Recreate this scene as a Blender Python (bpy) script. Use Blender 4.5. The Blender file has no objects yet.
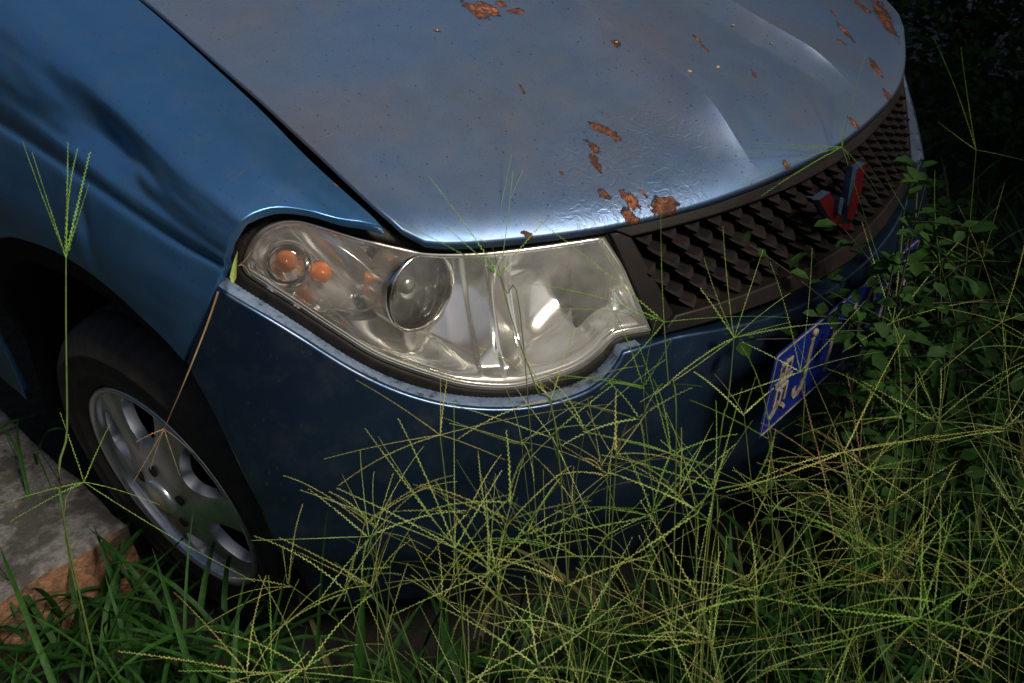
import bpy, math, random
from mathutils import Vector, Matrix, noise
from mathutils.geometry import delaunay_2d_cdt

R = random.Random(7)
sc = bpy.context.scene
col = sc.collection

# ------------------------------------------------------------------ camera
FOC, PW, PH = 1000.0, 1024.0, 683.0
CAM = Vector((-1.32749, -0.58645, 1.23317))
RT = Vector((0.6705357, -0.74141496, -0.02618646))
UP = Vector((0.41000836, 0.34093241, 0.84596586))
DR = Vector((0.61828393, 0.57798698, -0.53259369))
cd = bpy.data.cameras.new('camera')
cam = bpy.data.objects.new('camera', cd)
col.objects.link(cam)
cd.sensor_width = 36.0
cd.lens = 36.0 * FOC / PW
cd.clip_start = 0.02
cd.clip_end = 400
m = Matrix((RT, UP, -DR)).transposed().to_4x4()
m.translation = CAM
cam.matrix_world = m
sc.camera = cam
cd.dof.use_dof = True
cd.dof.focus_distance = 1.42
cd.dof.aperture_fstop = 9.0


def proj(X):
    q = X - CAM
    z = q.dot(DR)
    return (PW / 2 + FOC * q.dot(RT) / z, PH / 2 - FOC * q.dot(UP) / z)


def ray(px, py):
    return RT * ((px - PW / 2) / FOC) - UP * ((py - PH / 2) / FOC) + DR


def at_z(px, py, z):
    d = ray(px, py)
    return CAM + d * ((z - CAM.z) / d.z)


def at_y(px, py, y):
    d = ray(px, py)
    return CAM + d * ((y - CAM.y) / d.y)


def at_x(px, py, x):
    d = ray(px, py)
    return CAM + d * ((x - CAM.x) / d.x)


# ------------------------------------------------------------------ helpers
def tag(o, label=None, cat=None, group=None, kind=None):
    for k, v in (('label', label), ('category', cat), ('group', group), ('kind', kind)):
        if v:
            o[k] = v
    return o


def mobj(name, vs, fs, mat=None, parent=None, smooth=True, normals=None):
    me = bpy.data.meshes.new(name)
    me.from_pydata([tuple(v) for v in vs], [], fs)
    me.validate()
    if smooth:
        me.polygons.foreach_set('use_smooth', [True] * len(me.polygons))
    if mat is not None:
        if isinstance(mat, (list, tuple)):
            for q in mat:
                me.materials.append(q)
        else:
            me.materials.append(mat)
    if normals is not None:
        me.normals_split_custom_set_from_vertices([tuple(n) for n in normals])
    me.update()
    o = bpy.data.objects.new(name, me)
    col.objects.link(o)
    if parent is not None:
        o.parent = parent
    return o


def empty(name, loc=(0, 0, 0), parent=None):
    o = bpy.data.objects.new(name, None)
    o.empty_display_size = 0.1
    o.location = loc
    col.objects.link(o)
    if parent is not None:
        o.parent = parent
    return o


def lerp(a, b, t):
    return a + (b - a) * t


def interp(tab, x):
    """smooth (monotone-ish cubic) interpolation through a table of (x, y)"""
    n = len(tab)
    if x <= tab[0][0]:
        s = (tab[1][1] - tab[0][1]) / (tab[1][0] - tab[0][0])
        return tab[0][1] + s * (x - tab[0][0])
    if x >= tab[-1][0]:
        s = (tab[-1][1] - tab[-2][1]) / (tab[-1][0] - tab[-2][0])
        return tab[-1][1] + s * (x - tab[-1][0])
    for i in range(n - 1):
        if x <= tab[i + 1][0]:
            break
    x0, y0 = tab[i]
    x1, y1 = tab[i + 1]
    h = x1 - x0
    d = (y1 - y0) / h
    dl = (y0 - tab[i - 1][1]) / (x0 - tab[i - 1][0]) if i > 0 else d
    dr = (tab[i + 2][1] - y1) / (tab[i + 2][0] - x1) if i + 2 < n else d
    m0, m1 = (dl + d) / 2, (d + dr) / 2
    t = (x - x0) / h
    t2, t3 = t * t, t * t * t
    return ((2 * t3 - 3 * t2 + 1) * y0 + (t3 - 2 * t2 + t) * h * m0
            + (-2 * t3 + 3 * t2) * y1 + (t3 - t2) * h * m1)


def sstep(a, b, x):
    t = max(0.0, min(1.0, (x - a) / (b - a)))
    return t * t * (3 - 2 * t)


def dense(pts, step, closed=True, round_=True):
    """Catmull-Rom densify a 2D polyline; a point given as (x, y, 1) is a sharp corner"""
    n = len(pts)
    P = [Vector(p[:2]) for p in pts]
    sharp = [len(p) > 2 for p in pts]
    out = []
    rng = range(n if closed else n - 1)
    for i in rng:
        a, b = P[i], P[(i + 1) % n]
        pa = P[i - 1] if (closed or i > 0) else a
        pb = P[(i + 2) % n] if (closed or i + 2 < n) else b
        if sharp[i] or not round_:
            pa = a - (b - a)
        if sharp[(i + 1) % n] or not round_:
            pb = b + (b - a)
        L = (b - a).length
        k = max(1, int(L / step))
        for j in range(k):
            t = j / k
            t2, t3 = t * t, t * t * t
            ma = (b - pa) * 0.5
            mb = (pb - a) * 0.5
            out.append(a * (2 * t3 - 3 * t2 + 1) + ma * (t3 - 2 * t2 + t) + b * (-2 * t3 + 3 * t2) + mb * (t3 - t2))
    if not closed:
        out.append(P[-1])
    return out


def inside(poly, x, y):
    c = False
    j = len(poly) - 1
    for i in range(len(poly)):
        a, b = poly[i], poly[j]
        if (a[1] > y) != (b[1] > y) and x < (b[0] - a[0]) * (y - a[1]) / (b[1] - a[1]) + a[0]:
            c = not c
        j = i
    return c


def seg_dist(poly, x, y):
    best = 1e9
    j = len(poly) - 1
    for i in range(len(poly)):
        ax, ay = poly[i][0], poly[i][1]
        bx, by = poly[j][0], poly[j][1]
        dx, dy = bx - ax, by - ay
        L = dx * dx + dy * dy
        t = 0 if L == 0 else max(0, min(1, ((x - ax) * dx + (y - ay) * dy) / L))
        d = (ax + t * dx - x) ** 2 + (ay + t * dy - y) ** 2
        if d < best:
            best = d
        j = i
    return math.sqrt(best)


def area2(poly):
    s = 0
    for i in range(len(poly)):
        a, b = poly[i - 1], poly[i]
        s += a[0] * b[1] - b[0] * a[1]
    return s / 2


def inset(poly, d):
    """move a closed 2D outline inwards by d"""
    n = len(poly)
    sg = 1 if area2(poly) > 0 else -1
    out = []
    for i in range(n):
        a, b, c = poly[i - 1], poly[i], poly[(i + 1) % n]
        e1 = (Vector(b[:2]) - Vector(a[:2]))
        e2 = (Vector(c[:2]) - Vector(b[:2]))
        if e1.length == 0 or e2.length == 0:
            out.append(Vector(b[:2]))
            continue
        e1.normalize()
        e2.normalize()
        n1 = Vector((-e1.y, e1.x)) * sg
        n2 = Vector((-e2.y, e2.x)) * sg
        nn = n1 + n2
        if nn.length < 1e-6:
            nn = n1.copy()
        nn.normalize()
        k = max(0.6, nn.dot(n1))
        out.append(Vector(b[:2]) + nn * (d / k))
    return out


def fnormal(mapf, u, v, e=0.0015):
    a = mapf(u + e, v, 0) - mapf(u - e, v, 0)
    b = mapf(u, v + e, 0) - mapf(u, v - e, 0)
    n = a.cross(b)
    if n.length < 1e-12:
        return Vector((0, 0, 1))
    return n.normalized()


def panel(name, outline, mapf, h, mat, parent=None, thick=0.012, bevel=0.0015, custom=True, bump=None, lines=()):
    """sheet-metal panel: a 2D outline in a skin's own coordinates, mapped through
    mapf(u, v, offset along the outward normal), with a rounded edge and a turned-in flange"""
    o1 = [Vector(p[:2]) for p in outline]
    if area2(o1) < 0:
        o1.reverse()
    ins = inset(o1, bevel * 1.4)
    pts = list(ins)
    n = len(ins)
    xs = [p[0] for p in ins]
    ys = [p[1] for p in ins]
    r2 = random.Random(3)
    j = 0
    y = min(ys) + h * 0.5
    while y < max(ys):
        x = min(xs) + h * (0.25 if j % 2 else 0.75)
        while x < max(xs):
            if inside(ins, x, y) and seg_dist(ins, x, y) > h * 0.45 and all(min(abs(q[0] - x) + abs(q[1] - y) for q in ln) > h * .6 for ln in lines):
                pts.append(Vector((x, y)))
            x += h
        y += h * 0.866
        j += 1
    segs = [(i, (i + 1) % n) for i in range(n)]
    for ln in lines:
        b0 = len(pts)
        pts += [Vector(q) for q in ln]
        segs += [(b0 + i, b0 + i + 1) for i in range(len(ln) - 1)]
    res = delaunay_2d_cdt(pts, segs, [], 1, 1e-7)
    V2, F2 = res[0], res[2]
    def surf(u, v, off=0.0):
        if bump:
            off = off + bump(u, v)
        return mapf(u, v, off)
    vs, nm = [], []
    for p in V2:
        vs.append(surf(p[0], p[1]))
        nm.append(fnormal(surf, p[0], p[1]))
    fs = []
    for f in F2:
        a, b, c = (V2[f[0]], V2[f[1]], V2[f[2]])
        if (b - a).cross(c - a) > 0:
            fs.append(tuple(f))
        else:
            fs.append(tuple(reversed(f)))
    # is (u, v) right handed with respect to the outward direction?
    c0 = V2[len(V2) // 2]
    outw = surf(c0[0], c0[1], 0.01) - surf(c0[0], c0[1], 0)
    if fnormal(surf, c0[0], c0[1]).dot(outw) < 0:
        fs = [tuple(reversed(f)) for f in fs]
        nm = [-q for q in nm]
        flip = True
    else:
        flip = False
    # edge rings
    base = len(vs)
    rings = [(ins, 0.0, 0.0), (o1, -bevel, 0.8), (o1, -thick, 1.0)]
    for poly, off, tilt in rings:
        for i in range(n):
            p = poly[i]
            q = surf(p[0], p[1], off)
            up = fnormal(surf, p[0], p[1]) * (-1 if flip else 1)
            cen = surf(ins[i][0], ins[i][1], off)
            side = surf(o1[i][0], o1[i][1], off) - cen
            if side.length > 1e-9:
                side.normalize()
            vs.append(q)
            nm.append((up * (1 - tilt) + side * tilt).normalized() if (up * (1 - tilt) + side * tilt).length > 1e-6 else up)
    for k in range(2):
        for i in range(n):
            a = base + k * n + i
            b = base + k * n + (i + 1) % n
            f = (a, a + n, b + n, b)
            fs.append(tuple(reversed(f)) if flip else f)
    return mobj(name, vs, fs, mat, parent, True, nm if custom else None)


def strip(name, path3, nrm, half, height, mat, parent, prof=None, closed=True):
    """extrude a small profile along a 3D path. nrm: list of outward normals"""
    n = len(path3)
    prof = prof or [(-1, -1), (-1, .4), (-.6, 1), (.6, 1), (1, .4), (1, -1)]
    vs, fs = [], []
    for i in range(n):
        a = path3[(i - 1) % n] if (closed or i > 0) else path3[i]
        b = path3[(i + 1) % n] if (closed or i < n - 1) else path3[i]
        t = (b - a)
        t = t.normalized() if t.length > 1e-9 else Vector((1, 0, 0))
        s = nrm[i].cross(t).normalized()
        hh = half[i] if isinstance(half, list) else half
        for (p, q) in prof:
            vs.append(path3[i] + s * (p * hh) + nrm[i] * (q * height))
    k = len(prof)
    for i in range(n if closed else n - 1):
        for j in range(k - 1):
            a = i * k + j
            b = ((i + 1) % n) * k + j
            fs.append((a, a + 1, b + 1, b))
    return mobj(name, vs, fs, mat, parent)


def tube_mesh(vs, fs, pts, rads, k=5):
    b0 = len(vs)
    n = len(pts)
    for i in range(n):
        a = pts[max(0, i - 1)]
        b = pts[min(n - 1, i + 1)]
        t = (b - a)
        t = t.normalized() if t.length > 1e-9 else Vector((0, 0, 1))
        ref = Vector((0, 0, 1)) if abs(t.z) < 0.9 else Vector((1, 0, 0))
        s = t.cross(ref).normalized()
        u = s.cross(t)
        for j in range(k):
            th = 2 * math.pi * j / k
            vs.append(pts[i] + (s * math.cos(th) + u * math.sin(th)) * rads[i])
    for i in range(n - 1):
        for j in range(k):
            a = b0 + i * k + j
            b = b0 + i * k + (j + 1) % k
            fs.append((a, b, b + k, a + k))


def lathe(name, prof, frame, mat, parent, k=48, wob=None):
    """prof: (r, h); frame: (origin, x, y, axis)"""
    O, X, Y, A = frame
    vs, fs = [], []
    for (r, h) in prof:
        for j in range(k):
            th = 2 * math.pi * j / k
            rr = r * (wob(th, r, h) if wob else 1)
            vs.append(O + X * (rr * math.cos(th)) + Y * (rr * math.sin(th)) + A * h)
    for i in range(len(prof) - 1):
        for j in range(k):
            a = i * k + j
            b = i * k + (j + 1) % k
            fs.append((a, b, b + k, a + k))
    return mobj(name, vs, fs, mat, parent)


def extrude_poly(name, front, back, mats, parent, smooth=False):
    """flat-sided solid between two matching outlines; material 0 = front face, 1 = sides"""
    n = len(front)
    vs = list(front) + list(back)
    fs = [tuple(range(n)), tuple(reversed(range(n, 2 * n)))]
    for i in range(n):
        fs.append((i, n + i, n + (i + 1) % n, (i + 1) % n))
    o = mobj(name, vs, fs, mats, parent, smooth)
    for i, p in enumerate(o.data.polygons):
        p.material_index = 0 if i == 0 else 1
    return o


# ------------------------------------------------------------------ node materials
def newmat(name):
    mt = bpy.data.materials.new(name)
    mt.use_nodes = True
    nt = mt.node_tree
    for n in list(nt.nodes):
        nt.nodes.remove(n)
    out = nt.nodes.new('ShaderNodeOutputMaterial')
    return mt, nt, out


class NB:
    def __init__(s, nt):
        s.nt = nt

    def n(s, t, **kw):
        q = s.nt.nodes.new(t)
        for k, v in kw.items():
            setattr(q, k, v)
        return q

    def l(s, a, b):
        s.nt.links.new(a, b)

    def val(s, sock, v):
        if hasattr(v, 'is_output') or hasattr(v, 'links'):
            s.l(v, sock)
        else:
            sock.default_value = v

    def coord(s):
        q = s.n('ShaderNodeTexCoord')
        return q.outputs['Object']

    def map(s, vec, loc=(0, 0, 0), rot=(0, 0, 0), scale=(1, 1, 1), typ='POINT'):
        q = s.n('ShaderNodeMapping', vector_type=typ)
        s.l(vec, q.inputs['Vector'])
        q.inputs['Location'].default_value = loc
        q.inputs['Rotation'].default_value = rot
        q.inputs['Scale'].default_value = scale
        return q.outputs[0]

    def noise(s, vec, scale, detail=4, rough=.55, dist=0.0, out=0):
        q = s.n('ShaderNodeTexNoise')
        s.l(vec, q.inputs['Vector'])
        q.inputs['Scale'].default_value = scale
        q.inputs['Detail'].default_value = detail
        q.inputs['Roughness'].default_value = rough
        q.inputs['Distortion'].default_value = dist
        return q.outputs[out]

    def ramp(s, fac, stops, interp='LINEAR'):
        q = s.n('ShaderNodeValToRGB')
        s.l(fac, q.inputs[0])
        cr = q.color_ramp
        cr.interpolation = interp
        while len(cr.elements) < len(stops):
            cr.elements.new(0.5)
        for e, (p, c) in zip(cr.elements, stops):
            e.position = p
            e.color = (c, c, c, 1) if isinstance(c, (int, float)) else (*c, 1)
        return q.outputs[0]

    def math(s, op, a, b=0.0, c=0.0, clamp=False):
        q = s.n('ShaderNodeMath', operation=op, use_clamp=clamp)
        s.val(q.inputs[0], a)
        s.val(q.inputs[1], b)
        s.val(q.inputs[2], c)
        return q.outputs[0]

    def mix(s, fac, a, b):
        q = s.n('ShaderNodeMix', data_type='RGBA')
        s.val(q.inputs[0], fac)
        for sock, v in ((q.inputs[6], a), (q.inputs[7], b)):
            if hasattr(v, 'links'):
                s.l(v, sock)
            else:
                sock.default_value = (*v, 1)
        return q.outputs[2]

    def bump(s, h, strength=.3, dist=.002, nrm=None):
        q = s.n('ShaderNodeBump')
        q.inputs['Strength'].default_value = strength
        q.inputs['Distance'].default_value = dist
        s.l(h, q.inputs['Height'])
        if nrm is not None:
            s.l(nrm, q.inputs['Normal'])
        return q.outputs[0]

    def bsdf(s, out, color=(.5, .5, .5), rough=.5, metal=0., normal=None, **kw):
        q = s.n('ShaderNodeBsdfPrincipled')
        if hasattr(color, 'links'):
            s.l(color, q.inputs['Base Color'])
        else:
            q.inputs['Base Color'].default_value = (*color, 1)
        s.val(q.inputs['Roughness'], rough)
        s.val(q.inputs['Metallic'], metal)
        if normal is not None:
            s.l(normal, q.inputs['Normal'])
        for k, v in kw.items():
            s.val(q.inputs[k.replace('_', ' ')], v)
        s.l(q.outputs[0], out.inputs['Surface'])
        return q

# ------------------------------------------------------------------ the car's skins
GZ = -0.115       # ground level
PLAN = [(0, 0), (-.10, .0055), (-.2, .0234), (-.3, .0527), (-.41, .098), (-.51, .152), (-.60, .211), (-.66, .255), (-.70, .287),
        (-.75, .335), (-.785, .385), (-.808, .44), (-.822, .50), (-.831, .6), (-.836, .75), (-.84, 1.0), (-.84, 1.4)]
_pp = dense([(x, y) for x, y in PLAN], .01, closed=False)


def kf(x):      # the far corner has been pushed forward a little
    return .585 - .135 * sstep(0, .35, x)


_full = [Vector((-p.x, p.y * kf(-p.x) / .585)) for p in reversed(_pp[1:])] + list(_pp)
_full.reverse()                                    # now from the near (left) side to the far side
for _ in range(3):
    _full = [_full[0]] + [(_full[i - 1] + _full[i] * 2 + _full[i + 1]) / 4 for i in range(1, len(_full) - 1)] + [_full[-1]]
_S = [0.0]
for i in range(1, len(_full)):
    _S.append(_S[-1] + (_full[i] - _full[i - 1]).length)
_mid = _S[min(range(len(_full)), key=lambda i: abs(_full[i].x))]
_S = [q - _mid for q in _S]
_T = []
for i in range(len(_full)):
    a = _full[max(0, i - 1)]
    b = _full[min(len(_full) - 1, i + 1)]
    _T.append((b - a).normalized())
import bisect


def plan(s):
    i = bisect.bisect_right(_S, s) - 1
    i = max(0, min(len(_S) - 2, i))
    t = (s - _S[i]) / (_S[i + 1] - _S[i])
    p = _full[i].lerp(_full[i + 1], t)
    tt = _T[i].lerp(_T[i + 1], max(0, min(1, t))).normalized()
    return p, Vector((tt.y, -tt.x))                # outward normal


OZ = [(-.1, -.05), (.1, -.01), (.2, .035), (.3, .06), (.4, .066), (.48, .055), (.535, .04), (.60, .02), (.664, -.003), (.70, -.022), (.72, -.036), (.75, -.065), (.80, -.12)]
_OZT = [interp(OZ, -.1 + i * .002) for i in range(460)]


def oz(z):
    q = (z + .1) / .002
    i = max(0, min(458, int(q)))
    return lerp(_OZT[i], _OZT[i + 1], q - i)


def F(s, z, off=0.0):
    p, n = plan(s)
    w = lerp(.35, 1.0, max(0, -n.y) ** 2)
    q = p + n * (w * oz(z) + off)
    return Vector((q.x, q.y, z))


def Bm(s, z, off=0.0):
    return F(s, z, off + lerp(.020, .010, sstep(.46, .34, abs(s))))


def xs(y):
    return interp([(.1, -.645), (.237, -.642), (.351, -.638), (.469, -.632), (.598, -.625), (.748, -.613), (1.0, -.595), (1.4, -.57)], y)


ZF = [(0, .685), (.1, .685), (.18, .683), (.3, .679), (.4, .678), (.5, .683), (.56, .688), (.607, .697), (.64, .714), (.66, .725)]
GV = [(-.02, -.022), (0, 0), (.01, .010), (.03, .024), (.06, .038), (.11, .058), (.23, .103), (.36, .148), (.51, .194), (.8, .26), (1.2, .33), (1.6, .38)]


def hood0(x, y):
    v = y - kf(x) * x * x
    return interp(ZF, abs(x)) + interp(GV, v)


def solve(px, py, mapf, box, n=26):
    """which point of a skin does this spot of the photograph show: (u, v)"""
    u0, u1, v0, v1 = box
    best = None
    for i in range(n + 1):
        for j in range(n + 1):
            u = lerp(u0, u1, i / n)
            v = lerp(v0, v1, j / n)
            X = mapf(u, v)
            q = X - CAM
            if q.dot(DR) < .1:
                continue
            a, b = proj(X)
            d = (a - px) ** 2 + (b - py) ** 2 + 20 * (q.length ** 2) * 10
            if best is None or d < best[0]:
                best = (d, u, v)
    _, u, v = best
    for _ in range(25):
        a, b = proj(mapf(u, v))
        e = 1e-4
        a1, b1 = proj(mapf(u + e, v))
        a2, b2 = proj(mapf(u, v + e))
        j11, j12, j21, j22 = (a1 - a) / e, (a2 - a) / e, (b1 - b) / e, (b2 - b) / e
        det = j11 * j22 - j12 * j21
        if abs(det) < 1e-3:
            break
        ra, rb = px - a, py - b
        du = (ra * j22 - rb * j12) / det
        dv = (rb * j11 - ra * j21) / det
        k = min(1.0, .06 / max(1e-9, math.hypot(du, dv)))
        u += du * k
        v += dv * k
        if abs(du) + abs(dv) < 1e-6:
            break
    return (u, v)


def H0(x, y, off=0.0):
    return Vector((x, y, hood0(x, y) + off))


HB = (-.66, .35, 0, 1.1)
CRE = sorted([solve(px, py, H0, HB) for px, py in ((542, 0), (582, 27), (630, 57), (680, 95), (714, 125), (736, 147))], key=lambda q: q[1])
CRE = [(y, x) for x, y in CRE]
DEBUG = False
if DEBUG:
    print('crease', CRE)
    for y, x in CRE:
        print('mirror', proj(H0(-x, y)))


def xcrease(y):
    return interp(CRE, y) if y < CRE[-1][0] else CRE[-1][1] + .02 * (y - CRE[-1][0])


RIP = (-.36, .17)      # the blistered paint, filled in below


def hoodz(x, y):
    z = hood0(x, y)
    ax = -abs(x)
    xc = xcrease(max(y, .02))
    v = y - kf(x) * x * x
    h = .033 * sstep(.0, .13, v)
    w = .080
    if ax > xc:
        z += h * (1 - .70 * min(1, (ax - xc) / .055) ** .75)
    elif ax > xc - w:
        t = (ax - (xc - w)) / w
        z += h * t ** 2
    return z


def Hd(x, y, off=0.0):
    return Vector((x, y, hoodz(x, y) + off))


def hood_bump(x, y):
    b = .0016 * noise.noise((x * 5, y * 5, 1)) + .0006 * noise.noise((x * 17, y * 17, 4))
    return b


ZR = [(.25, .70), (.33, .738), (.375, .757), (.418, .774), (.552, .818), (.667, .854), (.865, .905), (1.3, .985), (1.7, 1.02)]
ZL = [(.25, .62), (.30, .655), (.374, .690), (.479, .720), (.651, .753), (.866, .779), (1.3, .80), (1.7, .81)]
XR = [(.25, -.735), (.31, -.75), (.375, -.770), (.552, -.772), (.865, -.76), (1.3, -.75)]
XL = [(.25, -.735), (.31, -.755), (.374, -.788), (.479, -.808), (.651, -.813), (.866, -.816), (1.3, -.82)]
XW = [(.25, -.745), (.31, -.765), (.374, -.796), (.44, -.825), (.5, -.836), (.6, -.843), (.9, -.852), (1.3, -.846)]
_fc = {}


def fsec(y):
    k = round(y, 4)
    if k in _fc:
        return _fc[k]
    y = k
    X0 = xs(y)
    A = (X0, hoodz(X0, y) - .001)
    Rr = (interp(XR, y), interp(ZR, y))
    L = (interp(XL, y), interp(ZL, y))
    M = ((A[0] + Rr[0]) / 2, (A[1] + Rr[1]) / 2 + .010)
    W1 = (interp(XW, y), lerp(L[1], .6, .6))
    W2 = (interp(XW, y) - .003, .56)
    W3 = (interp(XW, y) + .002, .40)
    W4 = (interp(XW, y) + .03, .12)
    up = ((L[0] + Rr[0]) / 2 - .006, (L[1] + Rr[1]) / 2)
    ctl = [A, M, Rr, up, L, W1, W2, W3, W4]
    P = []
    per = 24
    for i in range(len(ctl) - 1):
        for j in range(per):
            t = j / per
            P.append((lerp(ctl[i][0], ctl[i + 1][0], t), lerp(ctl[i][1], ctl[i + 1][1], t)))
    P.append(ctl[-1])
    for _ in range(34):
        P = [P[0]] + [((P[i - 1][0] + 2 * P[i][0] + P[i + 1][0]) / 4, (P[i - 1][1] + 2 * P[i][1] + P[i + 1][1]) / 4) for i in range(1, len(P) - 1)] + [P[-1]]
    _fc[k] = P
    return P


def fe_raw(y, t):
    def at(k):
        P = fsec(k)
        q = t * (len(P) - 1)
        i = max(0, min(len(P) - 2, int(q)))
        f = q - i
        a = (lerp(P[i][0], P[i + 1][0], f), lerp(P[i][1], P[i + 1][1], f))
        d = (P[i + 1][0] - P[i][0], P[i + 1][1] - P[i][1])
        return a, d
    y0 = math.floor(y / .01) * .01
    f = (y - y0) / .01
    a, da = at(y0)
    b, db = at(y0 + .01)
    x, z = lerp(a[0], b[0], f), lerp(a[1], b[1], f)
    dx, dz = lerp(da[0], db[0], f), lerp(da[1], db[1], f)
    L = math.hypot(dx, dz) or 1
    return x, z, dz / L, -dx / L        # the outward normal of the section


def Fe0(y, t, off=0.0):
    x, z, nx, nz = fe_raw(y, t)
    return Vector((x + nx * off, y, z + nz * off))


FB = (.28, 1.3, 0, 1)
TL = 4 / 8
_d1 = solve(108, 150, Fe0, FB)
_d2 = solve(136, 178, Fe0, FB)
_d3 = solve(66, 95, Fe0, FB)
_d4 = solve(84, 225, Fe0, FB)


def fdent(y, t):
    o = 0.0
    # feature line pressed into the wing below the shoulder
    o -= .0045 * math.exp(-((t - TL - .012) / .012) ** 2) * sstep(.34, .40, y)
    o += .0020 * math.exp(-((t - TL + .03) / .02) ** 2)
    # the crash dent and the buckles round it
    a = ((y - _d1[0]) * .82 + (t - _d1[1]) * .25)
    b = ((t - _d1[1]) - (y - _d1[0]) * .10)
    o -= .024 * math.exp(-(a / .090) ** 2 - (b / .080) ** 2)
    o += .008 * math.exp(-((y - _d2[0]) / .055) ** 2 - ((t - _d2[1]) / .045) ** 2)
    q = (y - _d4[0]) + (t - _d4[1]) * .25
    o -= .005 * math.exp(-(q / .014) ** 2) * math.exp(-((t - _d4[1]) / .045) ** 2)
    o += .004 * math.exp(-((q - .03) / .02) ** 2) * math.exp(-((t - _d4[1]) / .05) ** 2)
    o += .0022 * noise.noise((y * 7, t * 9, 2)) + .0008 * noise.noise((y * 22, t * 26, 5))
    return o


def Fe(y, t, off=0.0):
    return Fe0(y, t, off + fdent(y, t))


def solve_path(pts, mapf, box, step=None):
    out = []
    for p in pts:
        q = solve(p[0], p[1], mapf, box)
        out.append((q[0], q[1], 1) if len(p) > 2 else q)
    return out

# ------------------------------------------------------------------ materials
def rust_spots(nb, P, spots, warp=.010):
    """returns (core mask, halo mask): irregular rust blooms at given places on a panel"""
    w = nb.n('ShaderNodeVectorMath', operation='SUBTRACT')
    nb.l(nb.noise(P, 55, 5, .65, out=1), w.inputs[0])
    w.inputs[1].default_value = (.5, .5, .5)
    w2 = nb.n('ShaderNodeVectorMath', operation='SCALE')
    nb.l(w.outputs[0], w2.inputs[0])
    w2.inputs['Scale'].default_value = warp
    w3 = nb.n('ShaderNodeVectorMath', operation='ADD')
    nb.l(P, w3.inputs[0])
    nb.l(w2.outputs[0], w3.inputs[1])
    cur = None
    for (c, ang, a, b) in spots:
        q = nb.map(w3.outputs[0], tuple(c), (0, 0, ang), (a, b, .5), 'TEXTURE')
        ln = nb.n('ShaderNodeVectorMath', operation='LENGTH')
        nb.l(q, ln.inputs[0])
        cur = ln.outputs['Value'] if cur is None else nb.math('MINIMUM', cur, ln.outputs['Value'])
    rag = nb.math('SUBTRACT', nb.noise(P, 130, 6, .72), .5)
    rag2 = nb.math('SUBTRACT', nb.noise(P, 38, 3, .6), .5)
    cur = nb.math('ADD', cur, nb.math('ADD', nb.math('MULTIPLY', rag, 2.2), nb.math('MULTIPLY', rag2, 1.6)))
    return cur


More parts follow.
